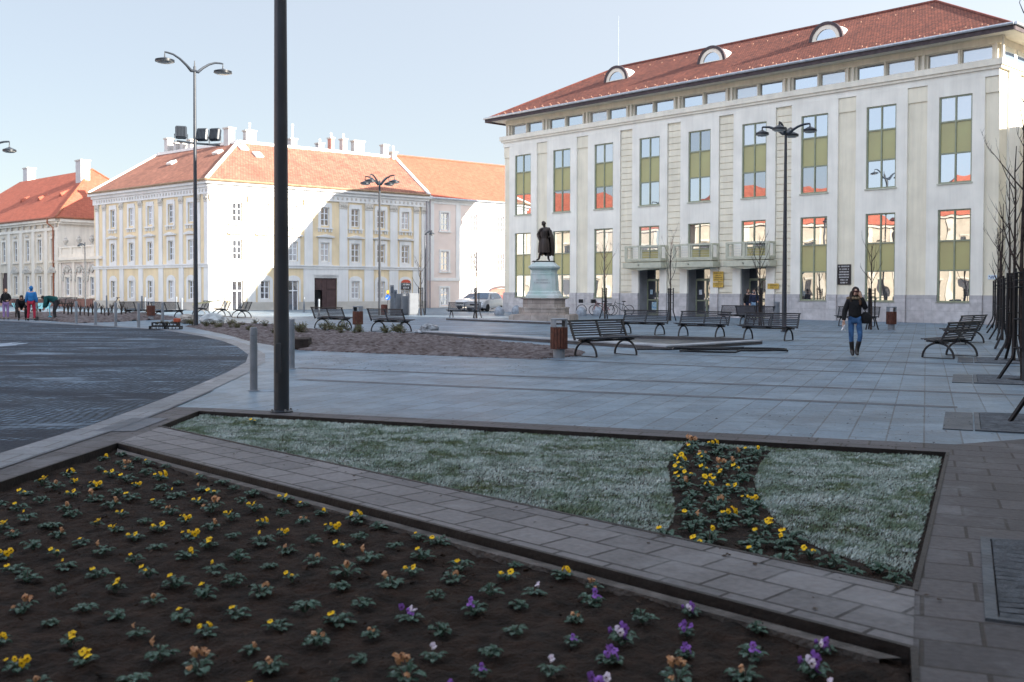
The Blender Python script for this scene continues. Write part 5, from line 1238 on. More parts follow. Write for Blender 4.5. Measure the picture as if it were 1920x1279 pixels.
# phi: rotation of x axis; sitter faces -y rotated
bench(1129.5,667.2,R(39),'slatted bench right beside the near wooden litter bin')
bench(620,616.8,R(-38+180),'slatted bench left of the litter bin behind the middle bed')
bench(729,622.8,R(-38+180),'slatted bench right of the litter bin behind the middle bed')
bench(1208,627.5,R(-35),'slatted bench directly behind the near bench, left of three in a line')
bench(1318,632,R(-35),'middle slatted bench of the three in a line across the square')
bench(1443,638,R(-35),'slatted bench in front of the four-armed lamp, right of three in a line')
bench(1384,608,R(-35),'slatted bench before the third theatre entrance, left of an overlapping pair')
bench(1418,610,R(-35+180),'slatted bench before the third theatre entrance, right of an overlapping pair')
bench(1791,671,R(44+180),'nearest slatted bench at the right, by the row of bare trees')
bench(1812,645,R(44+180),'second slatted bench along the row of bare trees')
bench(1608,612,R(-35),'slatted bench partly hidden behind the walking woman')
bench(256,596.5,R(60),'slatted bench left of the far litter bin')
bench(314,598,R(60),'slatted bench right of the far litter bin')
bench(381,591.5,R(-62),'sunlit slatted bench left of three, right of the tall lamp post')
bench(419,593.5,R(-62),'sunlit slatted bench, middle of three before the yellow house')
bench(457,596,R(-62),'sunlit slatted bench right of three before the yellow house')
bench(870,597,R(-10),'dark slatted bench in front of the parked cars')
bench(122,579,R(-15),'distant sunlit slatted bench in front of the palace wing')
# litter bins
m_wood=mat('bin_wood',(.115,.042,.026),.6,.25,12,.2,col2=(.06,.022,.016)); m_bin=mat('bin_steel',(.20,.22,.245),.5,.12,4,spec=.4)
def mk_bin():
    t=bpy.data.objects.new('litter_bin',None); COL.objects.link(t)
    mb=MB(); mb.lathe([(.14,0),(.14,.30)],20); part('foot',mb,m_bin,t,True)
    mb=MB(); mb.lathe([(.185,.25),(.185,.72)],20); part('drum',mb,m_steel,t,True)
    mb=MB()
    for k in range(16):
        a=2*PI*k/16; mb.M=Matrix.Rotation(a,4,'Z'); mb.box(.187,.212,-.034,.034,.23,.76,.005)
    part('wooden_slats',mb,m_wood,t)
    mb=MB(); 
    for a0 in (.5,.5+PI):
        rings=[[(rr*math.cos(a0+q),rr*math.sin(a0+q),z) for rr,z in ((.205,.762),(.205,.93),(.19,.93),(.19,.762))] for q in [i*1.9/8 for i in range(9)]]
        mb.loft(rings,True)
    mb.lathe([(.20,.762),(.20,.765)],20)
    part('hood_wall',mb,m_bin,t,True)
    mb=MB(); mb.lathe([(.208,.93),(.212,.94),(.208,.965),(.17,.975)],22); part('lid',mb,m_bin,t,True); return t
bi=mk_bin(); bi.location=(*G(1048,671.5),0); bi.rotation_euler=(0,0,1.9); tag(bi,'brown wooden litter bin nearest the camera, left of the near bench','litter bin','round wooden litter bins')
for px,py,lb in ((671,619,'brown wooden litter bin between two benches behind the middle bed'),(283,600,'brown wooden litter bin between two benches at the far left'),(1671,618,'brown wooden litter bin near the theatre wall right of the woman')): copy_tree(bi,label=lb,loc=(*G(px,py),0),rz=random.uniform(0,3))
mb=MB(); mb.lathe([(.16,0),(.22,.45),(.24,.47),(.20,.5)],12); o=mb.build('flower_tub',mat('tub_red',(.16,.06,.045),.8,.2,5),smooth=True,loc=(*G(720,590),.0)); o.scale=(1.2,1.2,1.3); tag(o,'dark red tub standing left of the round blue road sign','tub')
# road sign, cabinets
s=thing('road_sign','round blue arrow sign below a small yellow plate on a thin post','road sign',(*G(727,591),0),R(10))
mb=MB(); mb.tube([(0,0,0),(0,0,1.6)],.03,8); mb.build('post',m_steel,s,True)
mb=MB(); mb.M=Matrix.Translation((0,-.04,1.12))@Matrix.Rotation(PI/2,4,'X'); mb.lathe([(.16,0),(.16,.02)],22); mb.build('blue_disc',mat('sign_blue',(.02,.10,.42),.4,.05,4),s)
mb=MB(); mb.bar((.06,-.066,1.18),(-.04,-.066,1.06),.04,.008); mb.poly([(-.09,-.07,1.03),(-.01,-.07,1.04),(-.08,-.07,1.11)]); mb.build('white_arrow',mat('sign_white'+'',(.7,.7,.7)),s)
mb=MB(); mb.box(-.07,.07,-.05,-.03,1.36,1.56,.01); mb.build('yellow_plate',mat('sign_yellow',(.70,.36,.03),.5,.05,4),s)
m_cab=mat('cabinet_grey',(.15,.16,.175),.6,.08,3)
for k,(x0,w_,h,yy,lb) in enumerate(((749,.52,1.35,590.5,'grey utility cabinet, left of three by the shop door'),(762,.62,1.40,591,'grey utility cabinet, middle of three by the shop door'),(775,.62,1.40,591.5,'grey utility cabinet, right of three by the shop door'))):
    c=thing('utility_cabinet',lb,'cabinet',(*G(x0,yy),0),R(20),'grey utility cabinets by the shop'); mb=MB(); mb.box(-w_/2,w_/2,-.18,.18,.06,h,.02); mb.build('housing',m_cab,c); mb=MB(); mb.box(-w_/2+.05,w_/2-.05,-.195,-.181,.14,h-.08,.005); mb.build('cabinet_door',m_cab,c); mb=MB(); mb.box(-w_/2-.02,w_/2+.02,-.2,.2,0,.06); mb.build('cabinet_base',m_band,c)
for px,py,h,lb in ((735,590.5,1.9,'tall narrow grey post box left of the utility cabinets'),(741,590.5,1.6,'narrow dark grey post between the sign and the cabinets')):
    c=thing('meter_post',lb,'post',(*G(px,py),0),.3); mb=MB(); mb.box(-.11,.11,-.09,.09,0,h,.015); mb.build('post_body',m_cab if h>1.7 else m_bol,c); mb=MB(); mb.box(-.07,.07,-.10,-.092,h-.5,h-.1); mb.build('post_panel',m_band,c)
# monument
m_pat=mat('verdigris',(.30,.41,.38),.8,.25,1.3,.2,col2=(.50,.51,.51),bscale=9); m_pst=brickmat('monument_stone',(.46,.41,.37),(.36,.30,.27),(.16,.13,.11),.9,.45,.008,coords='UV',noise_amt=.5,fine=2.5,rough=.8)
m_bron=mat('dark_bronze',(.022,.017,.016),.38,.4,4,.2,metal=.55,spec=.5,col2=(.05,.035,.028))
MX,MY=1.74,55.2; ma=R(-12)
q92=.92
mon=thing('monument_pedestal','tall stepped stone and verdigris pedestal of the monument before the theatre','monument',(MX,MY,0),ma)
def sqring(h,z,c=0): return [(-h,-h,z),(h,-h,z),(h,h,z),(-h,h,z)]
def oct_(h,z,k=.3): return [(-h+k*h,-h,z),(h-k*h,-h,z),(h,-h+k*h,z),(h,h-k*h,z),(h-k*h,h,z),(-h+k*h,h,z),(-h,h-k*h,z),(-h,-h+k*h,z)]
mb=MB(); mb.loft([sqring(1.62,0),sqring(1.62,.27)],True); mb.loft([sqring(1.56,.272),sqring(1.56,.32)],True); part('lower_steps',mb,m_pst,mon)
mb=MB(); mb.loft([oct_(1.22,.322),oct_(1.22,.64)],True); mb.loft([oct_(1.26,.642),oct_(1.26,.70)],True); mb.loft([oct_(1.03,.702),oct_(1.03,1.14)],True); mb.loft([oct_(1.12,1.142),oct_(1.16,1.20)],True); part('stone_base',mb,m_pst,mon)
mb=MB(); q=.24
mb.loft([oct_(1.08,1.202,q),oct_(1.06,1.34,q),oct_(.98,1.40,q),oct_(.95,1.52,q),oct_(.85,1.58,q),oct_(.82,2.0,q),oct_(.78,2.42,q),oct_(.80,2.46,q),oct_(.74,2.5,q),oct_(.74,2.68,q),oct_(.78,2.70,q),oct_(.90,2.80,q),oct_(.92,2.88,q),oct_(.78,2.96,q),oct_(.66,3.08,q),oct_(.60,3.12,q)],True); o=part('upper_block',mb,m_pat,mon); o.scale=(.84,.84,1)
mb=MB(); textbars(mb,-.5,.5,1.95,2.25,2,-.71,.07,3); mb.norecalc=True; mb.build('inscription',mat('faded_letters',(.34,.36,.36),.8,.1,4),mon)
# crates, sacks, tape
m_crate=mat('crate_black',(.012,.012,.014),.5,.2,6)
cb=G(313,617.5)
for k,(dx,dy,dz,rz,lb) in enumerate(((-.38,0,0,.1,'black plastic crate, left of the two lowest, at the road edge'),(.27,.05,0,-.05,'black plastic crate, right of the two lowest, at the road edge'),(-.30,.03,.145,.2,'black plastic crate stacked on the left one'),(.18,.02,.145,0,'black plastic crate stacked on the right one'))):
    c=thing('plastic_crate',lb,'crate',(cb[0]+dx,cb[1]+dy,dz),rz,'black plant crates'); mb=MB(); mb.box(-.3,.3,-.2,.2,0,.02)
    for x0,x1,y0,y1 in ((-.3,.3,-.2,-.185),(-.3,.3,.185,.2),(-.3,-.285,-.184,.184),(.285,.3,-.184,.184)):
        mb.box(x0,x1,y0,y1,.10,.14)
        for t in range(5): fx=t/4; X=x0+(x1-x0-.02)*fx if x1-x0>.1 else x0; Y=y0 if x1-x0>.1 else y0+(y1-y0-.02)*fx; mb.box(X,X+.02,Y,Y+.015 if x1-x0>.1 else Y+.02,.02,.10)
    mb.build('crate_body',m_crate,c)
for k in range(5):
    o=shrublet(.13,.12,18); mb=o; x=cb[0]-.4+k*.2; ob=mb.build('potted_plant',m_sh,loc=(x,cb[1],.20+.03*(k%2))); tag(ob,'small reddish-green seedling sitting in the stacked black crates','seedling','seedlings in the black crates')
o=MB().box(-.12,.12,-.12,.12,0,.16,.03).build('flower_pot',mat('pot_red',(.30,.07,.035),.8,.1,4),loc=(cb[0]+.42,cb[1]-.02,.29)); tag(o,'small terracotta-red pot on top of the black crates','pot')
m_bag=mat('plastic_bag',(.45,.49,.51),.35,.3,3,.5,spec=.5)
def bag(px,py,sx,sy,sz,lb,m=m_bag,seed=1,nm='plastic_sack',cat='sack'):
    random.seed(seed); mb=MB(); mb.ball((0,0,sz*.9),(sx,sy,sz),22,14,.16); o=mb.build(nm,m,smooth=True,loc=(*G(px,py),0),ang=25); 
    for v in o.data.vertices: v.co.z=max(0,v.co.z)
    return tag(o,lb,cat)
bag(398,611.5,.52,.4,.30,'crumpled pale plastic sack right of the tall lamp post',seed=2); bag(352,607,.42,.35,.24,'pale sack with dry twigs left of the tall lamp post',mat('sack_twigs',(.36,.33,.30),.8,.4,5,.6),seed=4)
bag(805,626,.34,.3,.20,'shiny crumpled plastic bundle at the end of the middle bed',mat('foil_bundle',(.35,.38,.42),.3,.7,9,.9,spec=.7,col2=(.04,.045,.05)),seed=6,nm='plastic_bundle'); bag(785,627,.25,.3,.09,'flat part of the crumpled plastic sheet by the middle bed',mat('foil_bundle2',(.35,.38,.42),.3,.7,9,.9),seed=7,nm='plastic_sheet',cat='sheet')
mb=MB(); p=Vector((-13.64,44.38,1.0)); q=Vector((*G(455,575),0)); 
mb.loft([[(p.x,p.y,1.0),(p.x,p.y,1.07)],[((p.x*2-19)/3,p.y+5,.86),((p.x*2-19)/3,p.y+5,.93)],[(-16.5,p.y+14,.98),(-16.5,p.y+14,1.05)]],False,False); tag(mb.build('warning_tape',mat('tape_yellow',(.60,.58,.30),.5,.2,8)),'pale yellow warning tape tied to the tall lamp post','tape')
# vehicles
m_tyre=mat('tyre',(.015,.015,.016),.8,.1,9); m_rim=MATS['basin_stone']; m_alloy=mat('alloy',(.35,.36,.38),.35,.1,5,metal=.6)
m_cglass=glassmat('car_glass',(.02,.06,.12),.12,.05,.6)
def car(label,loc,rz,paint,H=1.62,Lc=4.3):
    t=thing('parked_car',label,'car',loc,rz,scale=.88); W=.88
    # length along x, nose at +x
    low=[(-2.1,.35),(-2.15,.75),(-2.08,.98),(-1.0,1.02),(.75,1.02),(1.55,.94),(2.02,.80),(2.12,.60),(2.08,.30)]
    def ring(x,z0,z1,w_): return [(x,-w_,z0),(x,-w_*1.02,(z0+z1)/2),(x,-w_*.93,z1),(x,0,z1+.04),(x,w_*.93,z1),(x,w_*1.02,(z0+z1)/2),(x,w_,z0),(x,0,z0-.02)]
    st=[(-2.16,.45,.80,.72),(-2.08,.30,.98,.84),(-1.6,.26,1.03,.90),(-.8,.24,1.04,.90),(.3,.24,1.03,.90),(1.0,.25,1.0,.90),(1.55,.27,.93,.87),(1.95,.30,.82,.80),(2.12,.36,.66,.66)]
    mb=MB(); mb.loft([ring(*q) for q in st],True); mb.build('body',paint,t,True,ang=50)
    cab=[(-1.95,1.0,1.05,.78),(-1.70,1.0,H-.12,.74),(-1.2,1.0,H-.01,.74),(-.2,1.0,H,.72),(.25,1.0,H-.05,.70),(1.0,1.0,1.04,.80)]
    mb=MB()
    def cr(x,z0,z1,w_): k=.80 if z1>1.2 else 1; return [(x,-.84,z0),(x,-w_*k-.04,z1-.03),(x,-w_*k+.08,z1),(x,0,z1+.02),(x,w_*k-.08,z1),(x,w_*k+.04,z1-.03),(x,.84,z0)]
    mb.loft([cr(*q) for q in cab],True); mb.build('cabin',paint,t,True,ang=40)
    mb=MB()
    mb.add([(.98,-.70,1.07),(.98,.70,1.07),(.32,.54,H-.10),(.32,-.54,H-.10)],[(0,1,2,3)]); o=mb.build('windscreen',m_cglass,t); o.location=(.035,0,.02)
    for s in (-1,1):
        mb=MB(); mb.add([(-1.6,s*.80,1.10),(.72,s*.83,1.10),(.20,s*.655,H-.14),(-1.35,s*.665,H-.14)],[(0,1,2,3)]); o=mb.build('side_window',m_cglass,t); o.location=(0,s*.025,0)
        mb=MB(); mb.ball((1.98,s*.60,.72),(.13,.17,.09),10,7); mb.build('headlight',mat('headlight_glass',(.6,.62,.65),.15,.1,4,spec=.7),t,True)
        mb=MB(); mb.ball((.62,s*1.0,1.08),(.07,.12,.08),8,6); mb.build('wing_mirror',paint,t,True)
    mb=MB(); mb.box(2.06,2.135,-.45,.45,.52,.64,.02); mb.build('grille',m_dark,t)
    mb=MB(); mb.box(2.12,2.15,-.26,.26,.40,.50); mb.build('number_plate',mat('plate_white',(.65,.65,.62)),t)
    for x in (-1.35,1.38):
        for s in (-1,1):
            wh=child('wheel',t,(x,s*.80,.33)); mb=MB(); mb.M=Matrix.Rotation(PI/2,4,'X'); mb.lathe([(.2,-.11),(.31,-.11),(.33,-.07),(.33,.07),(.31,.11),(.2,.11)],20); mb.build('tyre',m_tyre,wh,True)
            mb=MB(); mb.M=Matrix.Rotation(PI/2,4,'X'); mb.lathe([(.21,-.09),(.20,.09),(.05,.08)],14); mb.build('rim',m_alloy,wh,True)
    return t
m_silver=mat('paint_silver',(.42,.43,.45),.28,.04,2,metal=.3,spec=.6,coat=.5); m_wpaint=mat('paint_white',(.62,.62,.62),.3,.03,2,spec=.6,coat=.5)
car('silver hatchback parked with its nose toward the square beside the red gate',(atdepth(909,76.5),76.5,0),R(-112),m_silver,1.62)
car('white car parked behind the silver one and the bare tree',(atdepth(893,84),84,0),R(-132),m_wpaint,1.55)
# bicycles
def bicycle(label,x,y,rz,col,box_=False):
    t=thing('bicycle',label,'bicycle',(x,y,0),rz,'bicycles parked by the theatre'); fm=mat('bike_'+col[0],col[1],.4,.1,5,spec=.5)
    for wx in (-.52,.52):
        wh=child('wheel',t,(wx,0,.34)); mb=MB(); pts=[(.32*math.cos(a),0,.32*math.sin(a)) for a in [2*PI*j/24 for j in range(25)]]; mb.tube(pts,.022,6,False); mb.build('tyre',m_tyre,wh,True)
        mb=MB()
        for j in range(10): a=2*PI*j/10; mb.tube([(0,0,0),(.31*math.cos(a),0,.31*math.sin(a))],.004,3)
        mb.build('spokes',m_alloy,wh)
    mb=MB()
    for a,b in (((-.52,0,.34),(-.08,0,.30)),((-.08,0,.30),(-.18,0,.82)),((-.08,0,.30),(.36,0,.72)),((-.18,0,.70),(.36,0,.82)),((-.52,0,.34),(-.17,0,.72)),((.52,0,.34),(.34,0,.92))): mb.tube([a,b],.02,6)
    mb.build('frame',fm,t,True)
    mb=MB(); mb.ball((-.2,0,.90),(.14,.08,.035),8,5); mb.tube([(-.18,0,.8),(-.2,0,.9)],.013,5); mb.build('saddle',m_tyre,t,True)
    mb=MB(); mb.tube([(.34,0,.92),(.32,0,1.04)],.014,5); mb.tube([(.18,-.28,1.06),(.34,-.2,1.05),(.34,.2,1.05),(.18,.28,1.06)],.013,5); mb.build('handlebar',m_alloy,t,True)
    if box_:
        mb=MB(); mb.box(.42,.70,-.16,.16,.78,1.02,.02); mb.build('basket',m_crate,t)
        mb=MB(); mb.box(-.66,-.36,-.14,.14,.70,.76,.01); mb.build('carrier',m_crate,t)
    return t
bicycle('pale bicycle with a dark basket, left of the parked pair',5.0,66.0,R(172),('pale',(.6,.58,.56)),True)
bicycle('red bicycle leaning between the pale one and the bare tree',5.75,65.6,R(190),('red',(.25,.03,.03)),True)
bicycle('black bicycle behind the guarded tree at the theatre',6.9,65.0,R(178),('black',(.02,.02,.03)))
# ================================================================ TREES
m_bark=mat('bark',(.055,.040,.036),.9,.35,9,.6,bscale=40); m_stake=mat('stake_black',(.012,.012,.015),.5,.2,6)
def tree_mesh(h,seed,crown0=.42,spread=.8,nb=9,r0=.055,bend=.0):
    rg=random.Random(seed); tr=MB(); cr=MB(); pts=[]; n=8
    for i in range(n+1):
        t=i/n; pts.append((bend*math.sin(t*3)+rg.uniform(-.015,.015),rg.uniform(-.015,.015),h*.96*t))
    rad=[r0*(1-.8*(i/n)) for i in range(n+1)]; tr.tube(pts,rad,9)
    def branch(p,d,L,r,depth):
        P=[p]; k=5; q=Vector(p); d=Vector(d)
        for i in range(k):
            d=(d+Vector((rg.uniform(-.16,.16),rg.uniform(-.16,.16),.13))).normalized(); q=q+d*L/k; P.append(tuple(q))
        cr.tube(P,[r*(1-.75*i/k) for i in range(k+1)],5)
        if depth<2:
            for i in range(1,k+1):
                if rg.random()<.5:
                    a=rg.uniform(0,6.28); s=Vector((math.cos(a),math.sin(a),rg.uniform(.1,.8))); dd=(d*.8+s*.8).normalized()
                    branch(P[i],dd,L*rg.uniform(.25,.5),max(.004,r*.5*(1-.1*i)),depth+1)
    for k in range(nb):
        t=crown0+(1-crown0)*(k/nb)**.9*.93; i=min(n-1,int(t*n)); f=t*n-i; p=Vector(pts[i]).lerp(Vector(pts[i+1]),f)
        a=k*2.4+rg.uniform(-.4,.4); el=rg.uniform(.7,1.15); d=(math.cos(a)*math.cos(el),math.sin(a)*math.cos(el),math.sin(el))
        branch(tuple(p),d,h*spread*rg.uniform(.30,.48)*(1.15-t*.6),r0*(.50-.25*t),0)
    return tr,cr
def guard(t,h=1.75,r=.30,r1=.14,n=4,rot=.4):
    for k in range(n):
        a=rot+2*PI*k/n; mb=MB(); c,s=math.cos(a),math.sin(a)
        mb.tube([(c*r*1.35,s*r*1.35,0),(c*(r1+.03),s*(r1+.03),.42),(c*r1,s*r1,.55),(c*r1,s*r1,h)],.032,5); part('guard_stake',mb,m_stake,t)
    for z in (.62,h*.55,h-.35,h-.22,h-.08): 
        mb=MB(); mb.tube([((r1+.012)*math.cos(a),(r1+.012)*math.sin(a),z) for a in [2*PI*j/14 for j in range(15)]],.012,4,False); part('guard_ring',mb,m_stake,t)
def tree(label,x,y,h,seed,crown0=.42,spread=.8,nb=9,r0=.05,g=True,gh=1.75,cat='tree',bend=0,n=3,gr=.30):
    t=thing('bare_tree',label,cat,(x,y,0),seed*.7,'young bare trees'); a,b=tree_mesh(h,seed,crown0,spread,nb,r0,bend)
    part('trunk',a,m_bark,t,True); part('crown',b,m_bark,t,False)
    if g: guard(t,gh,gr*.75,.15,n,seed)
    return t
tree('young bare tree in a black stake guard in front of the parked bicycles',*G(1134,597.5),4.4,3,.42,.8,10)
tree('young bare tree in a black stake guard between the first two theatre entrances',*G(1257,601.5),4.6,5,.40,.9,8)
tree('young bare tree in a black stake guard near the third theatre entrance',*G(1424,612),4.3,8,.42,.9,9)
tree('young bare tree in a black stake guard behind the walking woman',*G(1633,618),3.7,12,.40,.85,10,.05)
tree('thin bare tree in a stake guard at the right end of the yellow house',*G(789,591.5),4.0,14,.42,.7,8)
tree('thin bare sunlit tree in a stake guard in front of the silver car',*G(893,596),4.4,16,.55,.55,7,.05)
rl=['nearest bare tree of the row at the right edge','second bare tree of the row at the right edge','third bare tree of the row at the right edge','fourth bare tree of the row at the right edge','fifth bare tree of the row at the right edge','sixth and farthest bare tree of the row at the right edge']
for k,(x,y) in enumerate(treeP[:6]): tree(rl[k],x+.02,y,[5.8,5.3,5.0,4.8,4.6,4.6][k],21+k*3,.36,.58,7,.048,True,2.1,bend=.05,n=4,gr=.42)
tree('bare tree of the row outside the picture, only one stake of its guard in view',6.70,12.8,5.4,44,.45,.6,10,.06,True,2.1,n=4,gr=.42)
# ================================================================ PEOPLE
def skin(name,pts,edges,rad,m,parent,root=0,sub=2):
    me=bpy.data.meshes.new(name); me.from_pydata(pts,edges,[]); me.materials.append(m); o=bpy.data.objects.new(name,me); COL.objects.link(o); o.parent=parent
    sk=o.modifiers.new('skin','SKIN'); sk.use_smooth_shade=True
    if not me.skin_vertices: me.skin_vertices.new() if hasattr(me.skin_vertices,'new') else None
    for i,v in enumerate(me.skin_vertices[0].data):
        r=rad[i]; v.radius=(r if hasattr(r,'__len__') else (r,r)); v.use_root=(i==root)
    s=o.modifiers.new('sub','SUBSURF'); s.levels=sub; s.render_levels=sub; return o
m_skin=mat('skin',(.50,.31,.23),.6,.08,6,spec=.4)
def person(label,loc,rz,J,cl,scale=1.,hair=(.03,.018,.012),bare=(),hood=False,boots_to=None,long_hair=False,coat_len=0.,extra=None):
    """J: joints, figure 1.7 m, facing -y"""
    D=dict(pel=(0,0,.93),wai=(0,0,1.08),che=(0,0,1.28),nb=(0,0,1.43),neck=(0,-.005,1.49),head=(0,-.01,1.60),top=(0,-.005,1.685),
        shL=(.155,0,1.375),elL=(.22,.02,1.12),wrL=(.24,-.05,.90),haL=(.24,-.07,.82),shR=(-.155,0,1.375),elR=(-.22,.02,1.12),wrR=(-.24,-.05,.90),haR=(-.24,-.07,.82),
        hiL=(.09,0,.90),knL=(.10,-.02,.49),anL=(.10,.01,.09),toL=(.11,-.15,.035),hiR=(-.09,0,.90),knR=(-.10,-.02,.49),anR=(-.10,.01,.09),toR=(-.11,-.15,.035))
    D.update(J); V=lambda k:Vector(D[k])
    t=thing('person',label,'person',loc,rz,scale=scale)
    N=['pel','wai','che','nb','neck','head','top','shL','elL','wrL','haL','shR','elR','wrR','haR','hiL','knL','anL','toL','hiR','knR','anR','toR']
    ix={k:i for i,k in enumerate(N)}
    E=[('pel','wai'),('wai','che'),('che','nb'),('nb','neck'),('neck','head'),('head','top'),('nb','shL'),('shL','elL'),('elL','wrL'),('wrL','haL'),('nb','shR'),('shR','elR'),('elR','wrR'),('wrR','haR'),('pel','hiL'),('hiL','knL'),('knL','anL'),('anL','toL'),('pel','hiR'),('hiR','knR'),('knR','anR'),('anR','toR')]
    rad=dict(pel=(.13,.10),wai=(.11,.085),che=(.13,.10),nb=(.09,.07),neck=.05,head=(.078,.095),top=(.055,.06),shL=.055,elL=.040,wrL=.028,haL=(.032,.018),hiL=.085,knL=.055,anL=.032,toL=(.018,.014))
    rad.update({k[:-1]+'R':v for k,v in list(rad.items()) if k.endswith('L')})
    pts=[tuple(D[k]) if k[:2]!='to' or k=='top' else tuple(V('an'+k[-1]).lerp(V(k),.45)) for k in N]; ed=[(ix[a],ix[b]) for a,b in E]; rr=[rad[k] for k in N]
    for s in 'LR':   # fingers
        h=V('ha'+s); d=(h-V('wr'+s)).normalized(); side=d.cross(Vector((0,1,0)) if abs(d.y)<.8 else Vector((1,0,0))).normalized()
        for q,ln in ((-.024,.045),(-.009,.06),(.007,.062),(.022,.05)):
            a=h+side*q+d*.015; b=a+d*ln*.5; c=b+d*ln*.4+Vector((0,-.012,0)); i=len(pts); pts+= [tuple(a),tuple(b),tuple(c)]; rr+=[.010,.009,.007]; ed+=[(ix['ha'+s],i),(i,i+1),(i+1,i+2)]
        i=len(pts); a=h-d*.02+side*.035; pts+=[tuple(a),tuple(a+d*.035+side*.012)]; rr+=[.011,.009]; ed+=[(ix['wr'+s],i),(i,i+1)]
    # nose
    fd=Vector(J.get('face',(0,-1,0))).normalized(); hd=V('head')
    i=len(pts); pts.append(tuple(hd+fd*.098+Vector((0,0,-.005)))); rr.append((.012,.016)); ed.append((ix['head'],i))
    skin('body',pts,ed,rr,m_skin,t)
    # face
    sd=fd.cross(Vector((0,0,1))).normalized()
    mb=MB()
    for s in (-1,1): mb.ball(tuple(hd+fd*.088+sd*s*.032+Vector((0,0,.018))),(.011,.011,.007),8,5)
    mb.build('eyes',m_dark,t); mb=MB(); mb.ball(tuple(hd+fd*.083+Vector((0,0,-.045))),(.022,.018,.006),8,5); mb.build('mouth',mat('lips',(.30,.09,.08)),t,True)
    mb=MB()
    for s in (-1,1): mb.ball(tuple(hd+sd*s*.08),(.016,.022,.03),7,5)
    mb.build('ears',m_skin,t,True)
    mh=mat('hair_%d'%int(hair[0]*1000),hair,.6,.3,20,.3)
    up=Vector((0,0,1)); 
    if hood: 
        mb=MB(); c=hd-fd*.02; mb.ball(tuple(c+up*.015),(.095,.105,.115),14,10); 
        bm_=[v for v in mb.v]; o=mb.build('hood',cl['jacket'],t,True,ang=60)
    else:
        mb=MB(); c=hd-fd*.032+up*.028; mb.ball(tuple(c),(.090,.094,.094),14,10,.03); mb.build('hair',mh,t,True,ang=60)
    # jacket
    jn=['pel','wai','che','nb','shL','elL','wrL','shR','elR','wrR']; jp=[tuple(V(k)) for k in jn]; jp[0]=tuple(V('pel')+Vector((0,0,.0-coat_len)))
    b_=cl.get('bulk',0)
    jr=[(.17+b_,.135+b_),(.15+b_,.125+b_),(.175+b_,.14+b_),(.085,.075),.070+b_,.066+b_*.6,.050+b_*.4,.070+b_,.066+b_*.6,.050+b_*.4]
    je=[(0,1),(1,2),(2,3),(3,4),(4,5),(5,6),(3,7),(7,8),(8,9)]
    skin('jacket',jp,je,jr,cl['jacket'],t)
    mb=MB(); mb.lathe([(.075,-.03),(.078,.02),(.06,.045)],14,tuple(V('neck')-Vector((0,0,.02)))); mb.build('collar',cl.get('collar',cl['jacket']),t,True)
    # trousers
    tn=['pel','hiL','knL','anL','hiR','knR','anR']; tp=[tuple(V(k)) for k in tn]
    for k in (3,6):
        a=tp[k-1]; b=tp[k]; tp[k]=tuple(Vector(a).lerp(Vector(b),.52 if boots_to else .93))
    q_=cl.get('slim',1)
    skin('trousers',tp,[(0,1),(1,2),(2,3),(0,4),(4,5),(5,6)],[(.135*q_,.115*q_),.105*q_,.072*q_,.056,.105*q_,.072*q_,.056],cl['trousers'],t)
    for s in 'LR':
        an,to,kn=V('an'+s),V('to'+s),V('kn'+s); P=[tuple(an.lerp(kn,.80 if boots_to else .12)),tuple(an),tuple(to)]
        if boots_to: P.insert(1,tuple(an.lerp(kn,.45)))
        heel=an+Vector((0,.03,-.045)); P.append(tuple(heel)); 
        n_=len(P); ed_=[(i,i+1) for i in range(n_-2)]+[(n_-3,n_-1)]
        skin('boot' if boots_to else 'shoe',P,ed_,([.064,.060] if boots_to else [.055])+[.044,(.042,.030),.035],cl['shoes'],t)
    if long_hair:
        for s,k in ((-1,1.),(1,.8)):
            a=hd+sd*s*.075+up*.03-fd*.01; skin('hair_strand',[tuple(a),tuple(a+sd*s*.02-up*.10+fd*.01),tuple(a+sd*s*.035-up*.24*k+fd*.07),tuple(a+sd*s*.03-up*.34*k+fd*.10)],[(0,1),(1,2),(2,3)],[.05,.056,.048,.02],mat('hair_dark',(.03,.017,.012),.6,.3,18) if s>0 else mat('hair_tips',(.10,.05,.025),.6,.3,18),t)
    return t,D
cB=mat('cloth_black',(.012,.012,.014),.85,.2,20); cJ=mat('denim_blue',(.045,.12,.27),.85,.25,9); cNavy=mat('cloth_navy',(.015,.022,.05),.85,.2,20); cBoot=mat('boot_leather',(.012,.009,.009),.4,.2,8,spec=.5)
cBlue=mat('cloth_blue',(.02,.15,.38),.85,.15,9); cRed=mat('cloth_red',(.33,.02,.045),.85,.15,9); cTeal=mat('cloth_teal',(.012,.09,.09),.85,.2,9); cGrey=mat('cloth_charcoal',(.03,.03,.034),.85,.2,9); cPur=mat('cloth_mauve',(.26,.17,.34),.85,.2,12); cJeanL=mat('denim_light',(.20,.30,.42),.85,.2,9)
cFur=mat('fur_trim',(.30,.23,.15),.95,.3,20,.8)
wx,wy=G(1602,669)
